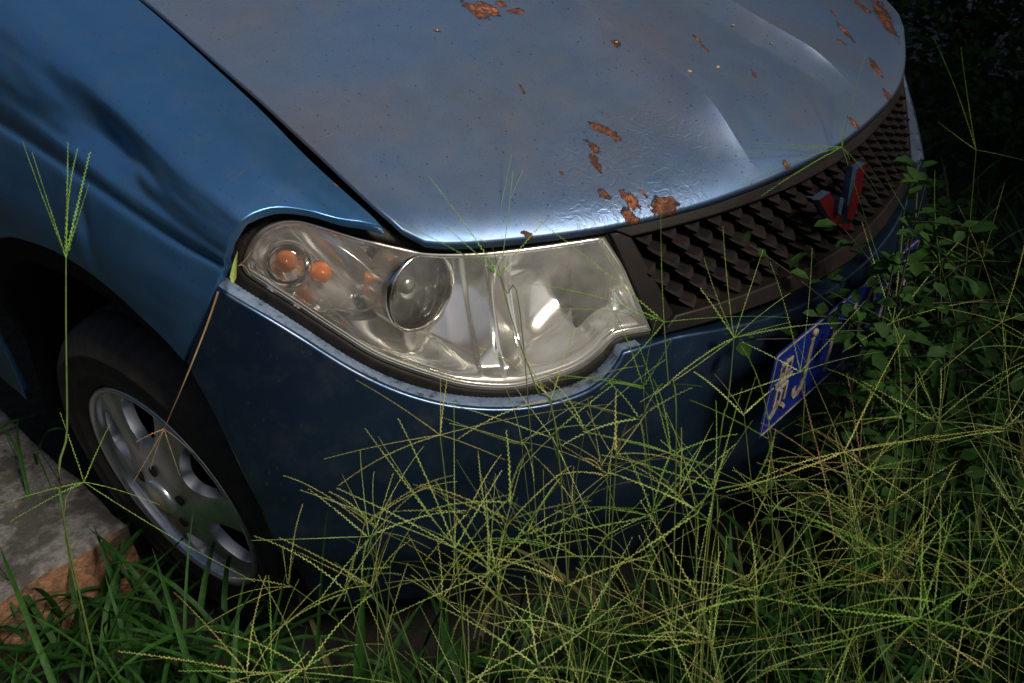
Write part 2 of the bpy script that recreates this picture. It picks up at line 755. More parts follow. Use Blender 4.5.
def paint(name, faded, spots=None, blister=None, base=(.055, .200, .44)):
    mt, nt, out = newmat(name)
    nb = NB(nt)
    P = nb.coord()
    big = nb.noise(P, 4.0, 4, .6)
    mid = nb.noise(P, 22, 5, .65)
    fine = nb.noise(P, 260, 3, .7)
    c0 = base
    c1 = tuple(lerp(a, b, faded) for a, b in zip(base, (.185, .165, .158)))
    colr = nb.mix(nb.ramp(big, [(.35, 0), (.68, 1)]), tuple(lerp(a, b, .55) for a, b in zip(c0, c1)), c1)
    # dust and water marks
    streak = nb.noise(nb.map(P, scale=(60, 6, 30)), 1.0, 4, .6)
    dust = nb.math('MULTIPLY', nb.ramp(mid, [(.48, 0), (.75, 1)]), nb.ramp(streak, [(.3, .3), (.7, 1)]))
    colr = nb.mix(nb.math('MULTIPLY', dust, .25 + .2 * faded), colr, (.20, .19, .18))
    # scratches
    scr_ = nb.noise(nb.map(P, rot=(.2, .4, .6), scale=(6, 260, 90)), 1, 3, .5)
    colr = nb.mix(nb.math('MULTIPLY', nb.ramp(scr_, [(.68, 0), (.72, 1)]), nb.ramp(big, [(.45, 0), (.6, .45)])), colr, (.22, .23, .25))
    # tiny dark specks and stone chips
    vor = nb.n('ShaderNodeTexVoronoi')
    nb.l(P, vor.inputs['Vector'])
    vor.inputs['Scale'].default_value = 95
    sp = nb.ramp(vor.outputs['Distance'], [(.09, 1), (.17, 0)])
    rnd = nb.n('ShaderNodeSeparateColor')
    nb.l(vor.outputs['Color'], rnd.inputs[0])
    sp = nb.math('MULTIPLY', sp, nb.math('GREATER_THAN', rnd.outputs[0], .62))
    colr = nb.mix(nb.math('MULTIPLY', sp, .30 + .5 * faded), colr, (.025, .022, .02))
    vor2 = nb.n('ShaderNodeTexVoronoi')
    nb.l(P, vor2.inputs['Vector'])
    vor2.inputs['Scale'].default_value = 300
    sp2 = nb.ramp(vor2.outputs['Distance'], [(.12, 1), (.3, 0)])
    rnd2 = nb.n('ShaderNodeSeparateColor')
    nb.l(vor2.outputs['Color'], rnd2.inputs[0])
    sp2 = nb.math('MULTIPLY', sp2, nb.math('GREATER_THAN', rnd2.outputs[1], .6))
    colr = nb.mix(nb.math('MULTIPLY', sp2, .2 + .5 * faded), colr, (.03, .03, .03))
    rough = nb.math('ADD', nb.math('MULTIPLY', mid, .18), .24 + .14 * faded)
    hgt = nb.math('MULTIPLY', fine, .12)
    metal = .82 - .28 * faded
    coat = .4 - .48 * faded
    nrm = None
    if blister:
        c, rad = blister
        ln = nb.n('ShaderNodeVectorMath', operation='LENGTH')
        nb.l(nb.map(P, tuple(c), (0, 0, .1), (rad[0], rad[1], 1), 'TEXTURE'), ln.inputs[0])
        area = nb.ramp(ln.outputs['Value'], [(.55, 1), (1.0, 0)])
        wr = nb.noise(P, 48, 3, .5, 1.2)
        wr = nb.ramp(wr, [(.36, 0), (.46, 1), (.58, .6), (.7, 0)])
        hgt2 = nb.math('MULTIPLY', area, wr)
        nrm = nb.bump(hgt2, .22, .0018)
    if spots:
        d = rust_spots(nb, P, spots)
        core = nb.ramp(d, [(.88, 1), (1.02, 0)])
        edge = nb.ramp(d, [(.80, 0), (.98, 1), (1.10, 0)])
        halo = nb.math('MULTIPLY', nb.ramp(d, [(.9, 1), (3.6, 0)]), nb.ramp(mid, [(.35, .15), (.65, .8)]))
        rn = nb.noise(P, 150, 6, .7)
        rn2 = nb.noise(P, 45, 4, .6)
        rc = nb.ramp(rn, [(.32, (.025, .009, .005)), (.47, (.10, .028, .012)), (.58, (.27, .085, .03)), (.70, (.42, .20, .10))])
        rc = nb.mix(nb.ramp(rn2, [(.40, 0), (.56, .9)]), rc, (.045, .014, .008))
        colr = nb.mix(nb.math('MULTIPLY', halo, .62), colr, (.12, .055, .028))
        colr = nb.mix(core, colr, rc)
        colr = nb.mix(nb.math('MULTIPLY', edge, .75), colr, (.02, .012, .01))
        inv = nb.math('SUBTRACT', 1.0, core)
        metal = nb.math('MULTIPLY', inv, metal)
        coat = nb.math('MULTIPLY', inv, coat)
        rough = nb.math('ADD', nb.math('MULTIPLY', inv, rough), nb.math('MULTIPLY', core, .85))
        hh = nb.math('SUBTRACT', nb.math('MULTIPLY', edge, .9), nb.math('MULTIPLY', core, nb.math('MULTIPLY', rn, 1.2)))
        nrm = nb.bump(hh, .8, .0016, nrm)
    nrm = nb.bump(hgt, .12, .0006, nrm)
    nb.bsdf(out, colr, rough, metal, nrm, Coat_Weight=coat, Coat_Roughness=.16 + .12 * faded)
    return mt


def lit_worn_edge(name):  # chips and flakes; the pale base also carries light caught on the ledge
    mt, nt, out = newmat(name)
    nb = NB(nt)
    P = nb.coord()
    a = nb.noise(P, 90, 5, .7)
    b = nb.noise(P, 30, 4, .6)
    c = nb.ramp(a, [(.34, (.05, .06, .09)), (.44, (.13, .18, .26)), (.66, (.20, .25, .34))])
    c = nb.mix(nb.ramp(b, [(.62, 0), (.66, .8)]), c, (.04, .03, .035))
    nb.bsdf(out, c, .42, .25, nb.bump(a, .4, .001))
    return mt


def plain(name, colr, rough, metal=0, nscale=60, var=.35, bump=.25, colr2=None, bd=.001, **kw):
    mt, nt, out = newmat(name)
    nb = NB(nt)
    P = nb.coord()
    a = nb.noise(P, nscale, 5, .6)
    c2 = colr2 or tuple(q * (1 - var) for q in colr)
    c = nb.mix(nb.ramp(a, [(.35, 0), (.65, 1)]), c2, colr)
    nb.bsdf(out, c, rough, metal, nb.bump(a, bump, bd), **kw)
    return mt


M = {}
M['rubber'] = plain('black_rubber', (.022, .021, .02), .6, colr2=(.045, .038, .03), nscale=40)
M['seal'] = plain('dusty_black_seal', (.006, .0055, .005), .55, nscale=60, colr2=(.014, .010, .008), Specular_IOR_Level=.2)
M['liner'] = plain('arch_liner_plastic', (.008, .007, .0065), .8, nscale=30, Specular_IOR_Level=.2)
M['dark'] = plain('dark_inner_plastic', (.008, .008, .008), .8)
M['tyre'] = plain('tyre_rubber', (.016, .015, .014), .72, nscale=24, colr2=(.040, .032, .025), bump=.3)
M['chrome'] = plain('reflector_chrome', (.97, .97, .97), .12, .78, nscale=14, colr2=(.95, .94, .91), bump=.05, bd=.0015)
M['bright'] = plain('bright_trim', (.90, .87, .80), .16, 1, nscale=30, colr2=(.80, .74, .62), bump=.05)
M['housing'] = plain('silver_housing', (.70, .72, .74), .30, .85, nscale=20, colr2=(.58, .58, .55), bump=.1)
M['alloy'] = plain('dirty_alloy', (.80, .82, .84), .30, .8, nscale=30, colr2=(.60, .60, .60), bump=.2)
M['grille'] = plain('dusty_grille_plastic', (.015, .009, .007), .55, 0, nscale=40, colr2=(.004, .004, .004), bump=.3, Specular_IOR_Level=.18)
M['frame'] = plain('dusty_grille_frame', (.006, .005, .0045), .5, 0, nscale=14, colr2=(.017, .011, .008), bump=.3, Specular_IOR_Level=.25)
M['emblem_red'] = plain('red_emblem_enamel', (.065, .002, .003), .4, 0, nscale=30, var=.4, bump=.05)
M['emblem_chrome'] = plain('emblem_chrome', (.13, .20, .32), .3, .8, nscale=50, var=.25, bump=.1)
M['plate'] = plain('number_plate_blue', (.005, .016, .17), .35, 0, nscale=25, colr2=(.005, .012, .12), bump=.1)
M['plate_white'] = plain('number_plate_white', (.32, .29, .22), .5, 0, nscale=90, colr2=(.15, .11, .07), bump=.1)
M['worn'] = lit_worn_edge('lit_worn_bumper_edge')

# the lens: clear polycarbonate gone slightly hazy and yellow
mt, nt, out = newmat('hazy_lens')
nb = NB(nt)
P = nb.coord()
tr = nb.n('ShaderNodeBsdfTransparent')
tr.inputs[0].default_value = (.97, .96, .92, 1)
gl = nb.n('ShaderNodeBsdfGlossy')
gl.inputs['Roughness'].default_value = .06
gl.inputs['Color'].default_value = (1, 1, 1, 1)
df = nb.n('ShaderNodeBsdfDiffuse')
df.inputs[0].default_value = (.95, .90, .80, 1)
fr = nb.n('ShaderNodeFresnel')
fr.inputs[0].default_value = 1.5
sc1 = nb.noise(nb.map(P, scale=(1, 1, 1)), 12, 5, .65)
scr = nb.noise(nb.map(P, rot=(.3, .2, .5), scale=(14, 200, 60)), 1, 4, .6)
sx = nb.n('ShaderNodeSeparateXYZ')
nb.l(P, sx.inputs[0])
mr = nb.n('ShaderNodeMapRange')
nb.l(nb.math('ADD', sx.outputs['X'], nb.math('MULTIPLY', sc1, .12)), mr.inputs[0])
mr.inputs[1].default_value = -.60
mr.inputs[2].default_value = -.42
mr.inputs[3].default_value = .75
mr.inputs[4].default_value = 2.0
hz = nb.math('MULTIPLY', nb.math('ADD', nb.ramp(sc1, [(.35, .03), (.75, .11)]), nb.ramp(scr, [(.60, 0), (.75, .05)])), mr.outputs[0])
m1 = nb.n('ShaderNodeMixShader')
nb.l(hz, m1.inputs[0])
nb.l(tr.outputs[0], m1.inputs[1])
nb.l(df.outputs[0], m1.inputs[2])
m2 = nb.n('ShaderNodeMixShader')
nb.l(fr.outputs[0], m2.inputs[0])
nb.l(m1.outputs[0], m2.inputs[1])
nb.l(gl.outputs[0], m2.inputs[2])
nb.l(m2.outputs[0], out.inputs[0])
M['lens'] = mt

mt, nt, out = newmat('clear_inner_glass')
nb = NB(nt)
tr = nb.n('ShaderNodeBsdfTransparent')
tr.inputs[0].default_value = (.90, .90, .88, 1)
gl = nb.n('ShaderNodeBsdfGlossy')
gl.inputs['Roughness'].default_value = .05
fr = nb.n('ShaderNodeFresnel')
fr.inputs[0].default_value = 1.7
m2 = nb.n('ShaderNodeMixShader')
nb.l(fr.outputs[0], m2.inputs[0])
nb.l(tr.outputs[0], m2.inputs[1])
nb.l(gl.outputs[0], m2.inputs[2])
nb.l(m2.outputs[0], out.inputs[0])
M['glass'] = mt
mt, nt, out = newmat('amber_glass')
nb = NB(nt)
nb.bsdf(out, (.95, .24, .02), .12, 0, Transmission_Weight=.25, Coat_Weight=.5)
M['amber'] = mt
mt, nt, out = newmat('windscreen_glass')
nb = NB(nt)
nb.bsdf(out, (.02, .025, .03), .06, 0)
M['window'] = mt

# ------------------------------------------------------------------ the car
car = empty('car', (0, .9, GZ))
tag(car, 'weathered blue car with rusty bonnet and dented front wing, half sunk in tall grass', 'car')


def P3(o):      # parent without moving
    o.parent = car
    o.matrix_parent_inverse = Matrix.Translation((0, -.9, -GZ))
    return o


def mirror(o):
    c = o.copy()
    col.objects.link(c)
    c.scale.x *= -1
    if o.parent:
        c.parent = o.parent
        c.matrix_parent_inverse = o.matrix_parent_inverse.copy()
    return c


# rust on the bonnet: (end, end, half width in metres) as seen, turned into places on the sheet
RUST = [((463, 3), (486, 18), .010), ((477, 3), (497, 14), .010), ((499, 2), (504, 6), .006), ((509, 11), (522, 11), .0055),
        ((590, 122), (617, 137), .0075), ((588, 141), (597, 151), .0065), ((592, 157), (599, 171), .0055), ((601, 192), (608, 198), .006),
        ((620, 190), (636, 206), .0085), ((624, 214), (637, 222), .007), ((657, 208), (675, 207), .013), ((435, 31), (440, 32), .0025),
        ((612, 42), (621, 46), .0035), ((521, 233), (530, 235), .0035), ((830, 10), (836, 17), .005), ((838, 23), (853, 41), .007), ((838, 40), (845, 44), .006),
        ((870, 58), (881, 76), .008), ((878, 4), (893, 34), .016), ((858, 2), (868, 12), .010), ((886, 92), (893, 104), .012),
        ((693, 34), (699, 41), .004), ((702, 44), (709, 54), .0025), ((750, 69), (756, 77), .003), ((785, 163), (788, 169), .006),
        ((520, 85), (524, 93), .0020), ((640, 190), (646, 196), .002), ((850, 118), (857, 128), .007), ((560, 172), (563, 175), .002)]
spots = []
for a, b, w in RUST:
    A = Vector(solve(a[0], a[1], Hd, (-.66, .66, 0, 1.1)))
    B = Vector(solve(b[0], b[1], Hd, (-.66, .66, 0, 1.1)))
    c = (A + B) / 2
    L = (B - A).length / 2 + w * .5
    spots.append((Vector((c.x, c.y, hoodz(c.x, c.y))), math.atan2((B - A).y, (B - A).x), max(L, w), w))
bc = Vector(solve(628, 172, Hd, (-.66, .66, 0, 1.1)))
M['hood'] = paint('faded_blue_bonnet_paint', .75, spots, ((bc.x, bc.y, hoodz(bc.x, bc.y)), (.17, .11)))
wing_sp = []
for px, py, a, b in ((337, 184, .006, .0025),):
    u = solve(px, py, Fe, FB)
    q = Fe(*u)
    wing_sp.append((q, 1.2, a, b))
M['wing'] = paint('blue_wing_paint', .12, wing_sp)
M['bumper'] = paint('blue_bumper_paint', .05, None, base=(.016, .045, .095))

# bonnet
edge = []
k = 60
for i in range(k + 1):      # front edge, near to far
    x = lerp(-.632, .632, i / k)
    edge.append((x, kf(x) * x * x + .002))
for i in range(1, 31):
    y = lerp(kf(.63) * .4, 1.18, i / 30)
    edge.append((-xs(y) - .005, y + .02))
back = [(x, 1.20 - .25 * x * x) for x in (.5, .4, .3, .2, .1, 0, -.1, -.2, -.3, -.4, -.5)]
edge += back
for i in range(30, 0, -1):
    y = lerp(.2415, 1.18, i / 30)
    edge.append((xs(y) + .005, y))
edge = [Vector(p) for p in edge]
for _ in range(1):
    edge = [(edge[i - 1] + edge[i] * 2 + edge[(i + 1) % len(edge)]) / 4 for i in range(len(edge))]
cl_ = [[(sg * -xcrease(y) + dx_, y) for y in (kf(.15) * .0225 + .03 + i * .009 for i in range(118))] for sg in (1, -1) for dx_ in (-.0012, .0012)]
P3(panel('bonnet', dense([tuple(p) for p in edge], .012, round_=False), Hd, .012, M['hood'], thick=.007, bevel=.002, bump=hood_bump, lines=cl_))

# front wing (near side), mirrored for the far side
wl_px = [(383, 228, 1), (366, 224), (337, 218), (305, 210), (279, 207), (255, 213), (235, 231), (225, 258), (217, 285, 1), (204, 320), (184, 363, 1),
         (150, 327), (110, 290), (60, 255), (20, 240), (5, 238)]
wl = solve_path(wl_px, Fe0, FB)
wl += [(1.0, wl[-1][1] + .05), (1.10, wl[-1][1] + .12), (1.13, .98, 1), (1.5, .98, 1), (1.5, .004, 1)]
seam = solve_path([(148, -1), (240, 90), (340, 187)], Fe0, FB)
wl += [(1.2, .004), (1.0, .004)] + [(q[0], max(.004, q[1])) for q in seam]
wlo = dense([(p[0], p[1] * .9) + tuple(p[2:]) for p in wl], .012, round_=True)


def Few(u, v, off=0.0):
    return Fe(u, v / .9, off)


wing = P3(panel('front_wing', wlo, Few, .010, M['wing'], thick=.010, bevel=.0015))
mirror(wing)

# bumper
BX = (-1.3, .3, .0, .78)
bl = solve_path([(217, 287, 1), (260, 313), (300, 337), (350, 368), (400, 391), (450, 404), (500, 408), (550, 403), (590, 389), (612, 371), (624, 352, 1)], Bm, BX)
bl += [(s, z) for s, z in ((-.375, .527), (-.333, .525), (-.256, .515), (-.15, .505), (0, .502))]
low = solve_path([(310, 610, 1), (290, 570), (255, 500), (215, 420), (185, 363, 1)], Bm, BX)
half = bl
right = [((-q[0]), q[1]) + tuple(q[2:]) for q in reversed(half[:-1])]
lowr = [((-q[0]), q[1]) + tuple(q[2:]) for q in reversed(low)]
bo = half + right + lowr + [(.5, .10), (0, .09), (-.5, .10)] + low
bumper = P3(panel('front_bumper', dense(bo, .012), Bm, .016, [M['bumper'], M['worn']], thick=.026, bevel=.0035,
                  bump=lambda u, v: .0035 * noise.noise((u * 4, v * 6, 7)) + .001 * noise.noise((u * 14, v * 20, 3)) + .006 * sstep(.36, .30, v) - .02 * sstep(.28, .20, v)))
npoly = len(bumper.data.polygons)
nb_edge = len(dense(bo, .012))
for i in range(npoly - nb_edge, npoly):
    pl0 = bumper.data.polygons[i]
    if pl0.center.x < -.40 or pl0.center.x > .40:
        pl0.material_index = 1

# dark backing behind the panels: engine bay sides, under-bumper void
def backing(name, uv_outline, mapf, off, mat):
    return P3(panel(name, uv_outline, lambda u, v, o=0.0: mapf(u, v, off + o), .05, mat, thick=.002, bevel=.001, custom=False))


# ------------------------------------------------------------------ headlight
HL = empty('headlight', (-.6, .25, .6))
P3(HL)
HL.matrix_parent_inverse = Matrix.Translation((0, -.9, -GZ))


def PH_(o, par=None):
    o.parent = par or HL
    o.matrix_parent_inverse = HL.matrix_world.inverted() if par is None else Matrix()
    return o


bpy.context.view_layer.update()
HLI = HL.matrix_world.inverted()


def PHL(o):
    o.parent = HL
    o.matrix_parent_inverse = HLI.copy()
    return o


lens_px = [(242, 270), (248, 245), (261, 229), (279, 221), (300, 220), (331, 229), (360, 238), (396, 247), (430, 253), (480, 253), (530, 248), (572, 242), (605, 237, 1),
           (636, 285), (665, 330, 1), (643, 333), (616, 339), (604, 352), (580, 370), (542, 384), (510, 391), (469, 389), (440, 382), (381, 361), (337, 335), (293, 306), (262, 286)]
lens_uv = solve_path(lens_px, F, BX)
lens_o = dense(lens_uv, .008)


def Fb(s, z, off=0.0):      # the lens swells a little between its edges
    return F(s, z, off)


lens = PHL(panel('lens', lens_o, Fb, .012, M['lens'], thick=.006, bevel=.0012))

# seal round the lamp: a wider dark frame just behind the panels
seal_px = [(217, 284), (222, 258), (233, 230), (255, 211), (279, 205), (305, 208), (337, 216), (366, 222), (398, 229), (430, 238), (480, 242), (530, 239), (572, 233), (616, 224),
           (640, 268), (674, 333), (650, 345), (626, 352), (614, 372), (592, 388), (550, 402), (500, 406), (450, 402), (400, 390), (350, 366), (300, 334), (260, 311)]
seal_uv = solve_path(seal_px, F, BX)
so = dense(seal_uv, .010)
n = len(so)
# ribbed ring between the lens outline and the gap edge
ring_o, ring_i = [], []
vs, fs = [], []
cnt = len(so)
lo = [Vector(p[:2]) for p in lens_o]


def nearest(poly, p):
    best = None
    for i in range(len(poly)):
        a, b = poly[i - 1], poly[i]
        d = b - a
        L = d.length_squared
        t = 0 if L == 0 else max(0, min(1, (p - a).dot(d) / L))
        q = a + d * t
        e = (q - p).length
        if best is None or e < best[0]:
            best = (e, q)
    return best[1]


dso = dense([tuple(p) for p in so], .0028, round_=False)
for i, p in enumerate(dso):
    q = nearest(lo, p)
    rib = .0009 if i % 2 else -.0004
    prof = [(1.3, -.030), (1.0, -.012), (.75, -.0045 + rib), (.35, -.003 + rib), (.10, -.002), (-.02, -.007), (-.05, -.030)]
    for t, d in prof:
        g = q.lerp(p, t)
        vs.append(F(g.x, g.y, d))
kk = 7
for i in range(len(dso)):
    for j in range(kk - 1):
        a = i * kk + j
        b = ((i + 1) % len(dso)) * kk + j
        fs.append((a, a + 1, b + 1, b))
PHL(mobj('rubber_seal', vs, fs, M['seal']))

# bright rim just inside the lens
o2 = inset(lens_o, .0045)
path = [F(p[0], p[1], -.0065) for p in o2]
nr = [fnormal(F, p[0], p[1]) for p in o2]
nr = [q if q.dot(CAM - F(-.6, .6)) > 0 else -q for q in nr]
PHL(strip('bright_rim', path, nr, .0034, .0030, M['bright'], None))

# reflector: one moulded chrome surface with bowls for each lamp
BXd = (-1.1, .0, .4, .78)


def Fd(d):
    return lambda s, z, off=0.0: F(s, z, off - d)


tc = solve(316, 270, Fd(.03), BXd)
ta = solve(381, 296, Fd(.03), BXd)
tb = solve(308, 300, Fd(.03), BXd)
lc = solve(424, 300, Fd(.03), BXd)
hc_ = solve(575, 300, Fd(.03), BXd)
rid = [solve(px, py, Fd(.015), BXd) for px, py in ((507, 254), (506, 285), (497, 320), (486, 355), (482, 385))]
tax = Vector(ta) - Vector(tc)
tbx = Vector(tb) - Vector(tc)
edge_poly = [tuple(p) for p in lens_o]
det = tax.x * tbx.y - tax.y * tbx.x
_ec = {}


def smax(a, b, k):
    h = max(0, k - abs(a - b)) / k
    return max(a, b) + h * h * k * .25



def refl(u, v):
    e = seg_dist(edge_poly, u, v)
    d = .008 + (.010 + .030 * max(0, (v - .50) / .18)) * sstep(.004, .022, e)
    d += .030 * max(0, (v - .56) / .14) * sstep(lc[0] - .02, lc[0] - .10, u) * sstep(.004, .022, e)
    # turn signal pocket
    dx, dy = u - tc[0], v - tc[1]
    a = (dx * tbx.y - dy * tbx.x) / det
    b = (tax.x * dy - tax.y * dx) / det
    r = math.sqrt(a * a + b * b)
    if r < 1:
        d += .004 + .042 * math.sqrt(max(0, 1 - r * r)) ** .8 * sstep(0, .012, e)
        return d
    # dipped-beam bowl, main-beam bowl
    A = ((u - lc[0]) / .115) ** 2 + ((v - lc[1]) / .105) ** 2
    Bq = ((u - hc_[0]) / .120) ** 2 + ((v - hc_[1]) / .100) ** 2
    ph = math.atan2(v - hc_[1], u - hc_[0])
    g = sstep(.006, .03, e)
    dB = .055 * (1 - Bq) * g
    wv = .0075 * math.sin(2.0 * ph + .7) * sstep(.02, .5, Bq) + .004 * math.sin(5 * ph + .3) * sstep(.05, .7, Bq)
    if v < hc_[1] - .012 + .35 * (u - hc_[0]):
        wv -= .010 * sstep(0, .05, (hc_[1] - .012 + .35 * (u - hc_[0])) - v)
    dB += wv * g
    dA = .045 * (1 - A) * g
    # stepped flat facets outboard of the dipped beam
    st = (u - tc[0] - .060) / .030
    dC = .010 + .007 * (st - math.floor(st)) + .004 * math.floor(st)
    x = smax(dA, dB, .0035)
    if st > 0 and u < lc[0]:
        x = smax(x, dC * g, .002)
    x = smax(x, 0, .003)
    if u > lc[0] + .030 and u < hc_[0] - .075:
        x += .0045 * (((u - lc[0]) / .030) % 1.0) * g
    if u < lc[0] - .05:
        x += .0016 * (((v - .5) / .014) % 1.0) * g
    # inboard corner panel
    k2 = (u - hc_[0] - .055) - .25 * (v - hc_[1])
    if k2 > 0:
        x = lerp(x, .006, sstep(0, .004, k2))
    return d + x


PHL(panel('reflector', inset(lens_o, .001), lambda u, v, off=0.0: F(u, v, off), .0030, M['chrome'], thick=.03, bevel=.001,
          bump=lambda u, v: -refl(u, v), custom=False))

# bright lip round the signal pocket
ell = [(tc[0] + tax.x * math.cos(t) + tbx.x * math.sin(t), tc[1] + tax.y * math.cos(t) + tbx.y * math.sin(t)) for t in (math.tau * i / 90 for i in range(90))]
vs, fs = [], []
pl_ = [F(a, b, -.008 - .020 * sstep(.004, .016, seg_dist(edge_poly, a, b) if inside(edge_poly, a, b) else 0) + .001) for a, b in ell]
tube_mesh(vs, fs, pl_ + [pl_[0]], [.0014] * 91, 6)
PHL(mobj('signal_pocket_lip', vs, fs, M['bright']))

# dipped beam: ring, barrel and glass, facing straight ahead
def frame_at(px, py, d, axis, up=Vector((0, 0, 1))):
    u = solve(px, py, Fd(d), BXd)
    O = F(u[0], u[1], -d)
    A = axis.normalized()
    X = A.cross(up).normalized()
    Y = X.cross(A)
    return (O, X, Y, A)


fr_ = frame_at(421, 292, .022, Vector((-.05, -1, -.02)))
rr = .052
ring = lathe('beam_ring', [(rr * 1.00, -.05), (rr * 1.03, -.004), (rr * 1.03, .001), (rr * 1.0, .003), (rr * .965, .002), (rr * .93, -.002), (rr * .93, -.03)], fr_, M['bright'], None, 64)
PHL(ring)
PHL(lathe('beam_ring_shade', [(rr * .935, -.002), (rr * .90, -.012), (rr * .89, -.028)], fr_, M['rubber'], None, 64))  # inner wall of the ring, made black to carry the shadow inside it
prof = [(rr * .90, -.020), (rr * .80, -.034), (rr * .6, -.050), (rr * .4, -.058), (rr * .2, -.062), (.0005, -.063)]
PHL(lathe('beam_bowl', prof, fr_, M['housing'], None, 60, wob=lambda th, r, h: 1 + .015 * math.sin(9 * th)))
PHL(lathe('bulb_cap', [(.0005, -.018), (.008, -.019), (.012, -.024), (.013, -.05)], fr_, M['housing'], None, 24))
vs, fs = [], []
nn = 40
for i in range(nn + 1):
    for j in range(nn + 1):
        a = lerp(-1, 1, i / nn)
        b = lerp(-1, 1, j / nn)
        q = math.hypot(a, b)
        mx = max(abs(a), abs(b))
        if q > 1e-9:
            a, b = a * mx / q, b * mx / q
        r = math.hypot(a, b)
        h = .012 * (1 - r * r) + .0022 * abs(math.cos(a * 6.5 + b * 1.2))
        vs.append(fr_[0] + fr_[1] * (a * rr * .90) + fr_[2] * (b * rr * .90) + fr_[3] * (h - .008))
for i in range(nn):
    for j in range(nn):
        q = i * (nn + 1) + j
        fs.append((q, q + 1, q + nn + 2, q + nn + 1))
PHL(mobj('beam_glass', vs, fs, M['glass'], None))

# turn signal: ribbed cup with amber bulb; the second amber shape models a smoky reflection
for (px, py, rc, ax) in ((288, 264, .029, Vector((-.55, -.8, .30))), (326, 276, .025, Vector((-.25, -.95, .25)))):
    f2 = frame_at(px, py, .030, ax)
    if px < 300:
        PHL(lathe('signal_cup', [(rc, .006), (rc * 1.04, .003), (rc * .98, -.004), (rc * .8, -.016), (rc * .5, -.024), (.0005, -.027)], f2, M['chrome'], None, 28,
                        wob=lambda th, r, h: 1 + .07 * math.sin(16 * th) * (1 if h < 0 else 0)))
    if px < 300:
        PHL(lathe('signal_glass', [(rc * .99, .004), (rc * .9, .010), (rc * .6, .015), (rc * .3, .017), (.0005, .018)], f2, M['glass'], None, 28,
                  wob=lambda th, r, h: 1 + .04 * math.sin(14 * th)))
    f3 = (f2[0] + f2[1] * .002 + f2[2] * .003 - f2[3] * (0 if px < 300 else .010), f2[1], f2[2], f2[3])
    if px > 300:
        f2 = (f2[0], f2[1] * .75, f2[2] * .75, f2[3])
    PHL(lathe('amber_bulb_and_reflection', [(.007, -.02), (.0120, -.012), (.0140, -.004), (.0130, .004), (.009, .0105), (.0005, .013)], f3, M['amber'], None, 20))
    if px > 300:
        continue
    PHL(lathe('bulb_socket', [(.0075, -.026), (.0085, -.016), (.0065, -.014)], f3, M['rubber'], None, 16))

# far headlight (plain mirror of the lens and the bright bowl)
HR = HL.copy()
col.objects.link(HR)
HR.location.x *= -1
HR.scale.x = -1
bpy.context.view_layer.update()
for ch in [c for c in HL.children]:
    c = ch.copy()
    col.objects.link(c)
    c.parent = HR
    c.matrix_parent_inverse = ch.matrix_parent_inverse.copy()

# ------------------------------------------------------------------ grille
Gr = empty('grille', (0, 0, .6))
P3(Gr)
bpy.context.view_layer.update()
GI = Gr.matrix_world.inverted()


def PG(o):
    o.parent = Gr
    o.matrix_parent_inverse = GI.copy()
    return o


def bar(name, pts, off, thick, mat, h=.02):
    return PG(panel(name, dense(pts, .012, round_=False), lambda u, v, o=0.0: F(u, v, o + off), h, mat, thick=thick, bevel=.0025))


def gtop(s):
    return .673 + .006 * abs(s)


S0 = .405
topo = [(lerp(-S0 - .022, S0 + .022, i / 30), gtop(lerp(-S0, S0, i / 30)) + .004) for i in range(31)]
topi = [(lerp(S0 - .01, -S0 + .01, i / 30), gtop(lerp(S0, -S0, i / 30)) - .013) for i in range(31)]
bar('grille_frame', topo + topi, .006, .03, M['frame'])
for sg in (-1, 1):
    q = [(sg * (S0 + .018), .672), (sg * (S0 - .008), .672), (sg * (S0 - .062), .552), (sg * (S0 - .045), .528), (sg * (S0 - .030), .528)]
    bar('grille_frame', q, .003, .03, M['frame'])
boto = [(lerp(-.372, .372, i / 30), .532 - .012 * (1 - abs(lerp(-1, 1, i / 30)))) for i in range(31)]
boti = [(lerp(.345, -.345, i / 30), .554 - .006 * (1 - abs(lerp(-1, 1, i / 30)))) for i in range(31)]
bar('grille_frame', boto + boti, .010, .04, M['frame'])
# dark void behind
PG(panel('grille_back', dense([(-S0 - .06, .70, 1), (S0 + .06, .70, 1), (S0 + .06, .46, 1), (-S0 - .06, .46, 1)], .03, round_=False),
         lambda u, v, o=0.0: F(u, v, o - .045), .04, M['dark'], thick=.01, bevel=.001, custom=False))
# scale-shaped cups, row on row
vs, fs = [], []
CW, RH = .0375, .0205
row = 0
z = .661
while z > .548:
    off = CW / 2 if row % 2 else 0
    smax = S0 - .005 - (.672 - z) * .45
    kx = -int(smax / CW) - 1
    while kx <= smax / CW + 1:
        s = kx * CW + off
        kx += 1
        if abs(s) > smax:
            continue
        jz = R.uniform(-.0006, .0006)
        b0 = len(vs)
        hw = CW * .48
        # lit upper face: wide at the back, narrowing to a rounded forward lip
        nseg = 4
        for (t, dp, dz) in ((1.0, -.040, .002), (.92, -.024, .000), (.78, -.006, -.006), (.50, .001, -.0105), (.48, -.004, -.0150), (.70, -.036, -.021)):
            for i in range(nseg + 1):
                a = lerp(-1, 1, i / nseg)
                curve = (1 - abs(a)) * 1.2 + .25 * a
                vs.append(F(s + a * hw * t + .002, z + dz + jz + .0035 * (1 - curve) * (1 if dp > -.03 else 0), dp + .006 * curve * (1 if dp > -.03 else 0)))
        for r_ in range(5):
            for i in range(nseg):
                a = b0 + r_ * (nseg + 1) + i
                fs.append((a, a + nseg + 1, a + nseg + 2, a + 1))
    z -= RH * .92
    row += 1
PG(mobj('grille_mesh', vs, fs, M['grille'], None, False))

